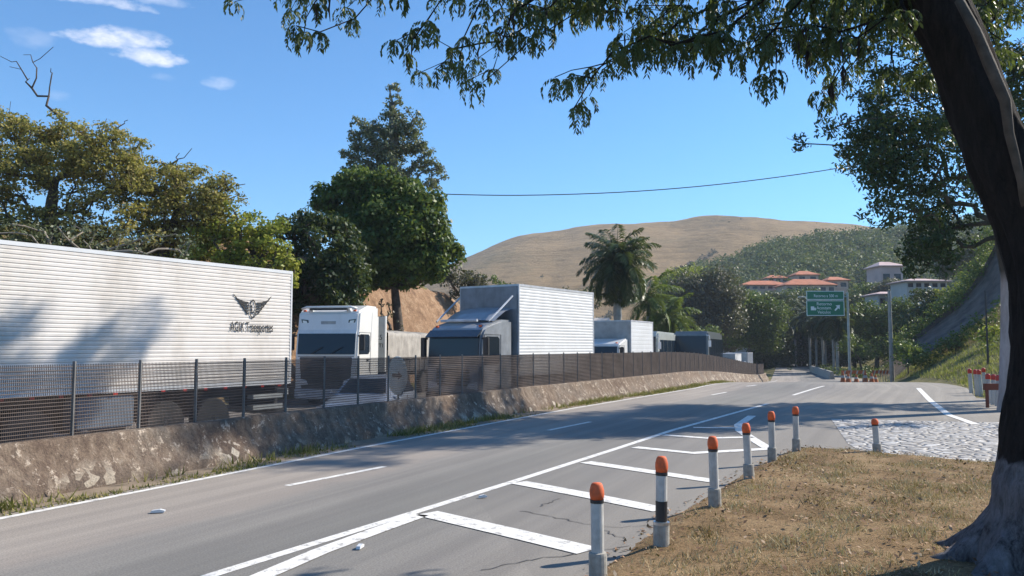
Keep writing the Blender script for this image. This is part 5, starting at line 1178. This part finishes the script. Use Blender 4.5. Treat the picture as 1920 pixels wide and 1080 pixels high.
for i in range(12):
    A = pA.lerp(pB, i / 12); B_ = pA.lerp(pB, (i + 1) / 12); d = (B_ - A).normalized(); n_ = Vector((-d.y, d.x, 0)).normalized(); za, zb = float(zr(A.y)), float(zr(B_.y)); V = []
    for p_, z in ((A, za), (B_, zb)):
        for w_, h_ in ((-.3, -.1), (-.12, .8), (.12, .8), (.3, -.1)): V.append((p_.x + n_.x * w_, p_.y + n_.y * w_, z + h_))
    b.add(V, [(0, 1, 5, 4), (1, 2, 6, 5), (2, 3, 7, 6), (0, 3, 2, 1), (4, 5, 6, 7)])
b.build('low_barrier', M['wood_pole'], label='low pale concrete barrier along the right side of the avenue', cat='barrier')
# shaded posts by the right verge
def vpost():
    r = empty('verge_post', (0, 0, 0), 0, 'x', 'post', 'white and red posts on the right verge'); b = MB(); b.lathe([(.08, -.05), (.075, .8), (.06, .86)], sides=12); b.build('post', M['bollard'], r); b = MB(); b.lathe([(.078, .86), (.08, 1.0), (.05, 1.04), (0, 1.05)], sides=12); b.build('cap', M['red_lens'], r); return r
vp = vpost(); fst = True
for i, (u, Y) in enumerate(((1820, 33), (1831, 32), (1838, 31.5), (1852, 27), (1860, 26.5), (1868, 26), (1845, 34))):
    c_ = vp if fst else copy_tree(vp); fst = False; q = P(u, 700, Y); c_.location = (q.x, Y, float(zt(q.x, Y))); c_.rotation_euler = (0, R(random.uniform(-4, 4)), 0); c_['label'] = 'white post with red top on the right verge, %s' % ['leftmost', 'second from the left', 'third from the left', 'first of the shaded three', 'middle of the shaded three', 'last of the shaded three', 'half hidden behind the others'][i]
q = P(1862, 712, 25.2); z = float(zt(q.x, 25.2)); b = MB(); b.box(-.3, .9, -.04, .04, .6, .8); b.box(-.25, -.17, -.03, .03, -.05, .6); b.box(.62, .7, -.03, .03, -.05, .6); M['rust'] = plain('rust_board', (.16, .05, .03), .8)
b.build('low_board', M['rust'], loc=(q.x, 25.2, z), label='rusty red board on two legs in the shade beside the pinkish trunk', cat='barrier')
# litter on the road
for (u, v, s, rz, lab) in ((296, 962, .08, .2, 'white crumpled litter on the near lane'), (675, 1029, .06, 1.4, 'small white scrap inside the first hatched bay'), (905, 934, .055, .4, 'small white scrap beside the solid line')):
    q = G(u, v); b = MB(); b.prism([(-s, 0), (s * .9, 0), (s, .02), (s * .3, .035), (-s * .8, .025)], -s * .35, s * .3, 'y'); b.build('litter', M['box_white'], loc=(q.x, q.y, .009), label=lab, cat='litter', group='litter on the road').rotation_euler = (0, 0, rz)

# ------------------------------------------------------------------ buildings
def house(name, u0, u1, vt, vb, Y, wall, roof, label, cat, nwin=4, roofh=1.5, dep=8, hip=True, z0=None):
    a = P(u0, vb, Y); c = P(u1, vt, Y); w = c.x - a.x; h = c.z - a.z; r = empty(name, ((a.x + c.x) / 2, Y, a.z), 0, label, cat)
    b = MB(); b.box(-w / 2, w / 2, 0, dep, -3, h - roofh); wl = b.build('wall', M[wall], r)
    b = MB(); e = .5; hw = w / 2 + e
    rd = min(dep / 2, w / 2 * .8)
    b.add([(-hw, -e, h - roofh), (hw, -e, h - roofh), (hw, dep + e, h - roofh), (-hw, dep + e, h - roofh), (-hw + rd, dep / 2, h), (hw - rd, dep / 2, h), (-hw, -e, h - roofh - .15), (hw, -e, h - roofh - .15), (hw, dep + e, h - roofh - .15), (-hw, dep + e, h - roofh - .15)],
          [(0, 1, 5, 4), (1, 2, 5), (2, 3, 4, 5), (3, 0, 4), (6, 7, 1, 0), (7, 8, 2, 1), (8, 9, 3, 2), (9, 6, 0, 3), (6, 9, 8, 7)]); b.build('roof', M[roof], r)
    for i in range(nwin):
        x = -w / 2 + w * (i + .5) / nwin; ww = min(.7, w / nwin * .3); hh = (h - roofh); b = MB(); b.box(x - ww, x + ww, -.06, .02, hh * .35, hh * .75); wn = b.build('window', M['glass'], r)
        b = MB(); b.box(x - ww - .1, x + ww + .1, -.09, -.062, hh * .35 - .12, hh * .35); b.build('sill', M['house_white'], wn)
    return r
house('long_house', 1394, 1480, 524, 546, 196, 'house_wall', 'roof_tile', 'long low building with a red tiled roof at the left of the hillside group', 'house', 6, 1.3, 7)
house('long_house', 1474, 1566, 521, 552, 186, 'house_wall', 'roof_tile', 'bright orange-roofed long house above the green sign', 'house', 6, 1.6, 7)
house('hill_house', 1494, 1534, 506, 530, 204, 'house_wall', 'roof_tile', 'small gabled house with tiled roof behind the orange-roofed long house', 'house', 2, 1.2, 6)
house('hill_house', 1555, 1590, 517, 545, 190, 'house_wall', 'roof_tile', 'ochre house at the right end of the hillside group', 'house', 2, 1.0, 6)
house('hill_house', 1440, 1478, 514, 530, 214, 'house_white', 'roof_tile', 'pale house behind the long red roof', 'house', 3, 1.0, 6)
house('hill_building', 1653, 1692, 488, 560, 150, 'house_pink', 'house_pink', 'tall narrow pinkish building among the trees at right', 'building', 2, 1.0, 6)
house('hill_building', 1700, 1775, 520, 545, 118, 'house_white', 'house_pink', 'low grey-white building with flat roof on the right slope', 'building', 5, .5, 5)
house('hill_building', 1648, 1705, 545, 585, 128, 'house_white', 'house_pink', 'pale terraced building below the pinkish one', 'building', 4, .5, 5)
house('roadside_house', 1330, 1400, 600, 660, 140, 'house_white', 'house_pink', 'pale house with a grey roof behind the last trucks', 'house', 4, 2.2, 8)
house('roadside_house', 1118, 1150, 594, 640, 72, 'house_white', 'house_white', 'white gabled roof peeping out beside the tall palm trunk', 'house', 2, 1.2, 5)
# ------------------------------------------------------------------ haze
hm = bpy.data.materials.new('haze_air'); hm.use_nodes = True; t = hm.node_tree; t.nodes.remove(t.nodes['Principled BSDF'])
pv = t.nodes.new('ShaderNodeVolumePrincipled'); pv.inputs['Density'].default_value = .00034; pv.inputs['Color'].default_value = (.8, .88, 1, 1); t.links.new(pv.outputs[0], t.nodes['Material Output'].inputs['Volume'])
b = MB(); b.box(-1600, 1900, -700, 1900, -6, 150); b.build('haze', hm, label='faint blue haze over the far hills', cat='haze', kind='stuff')
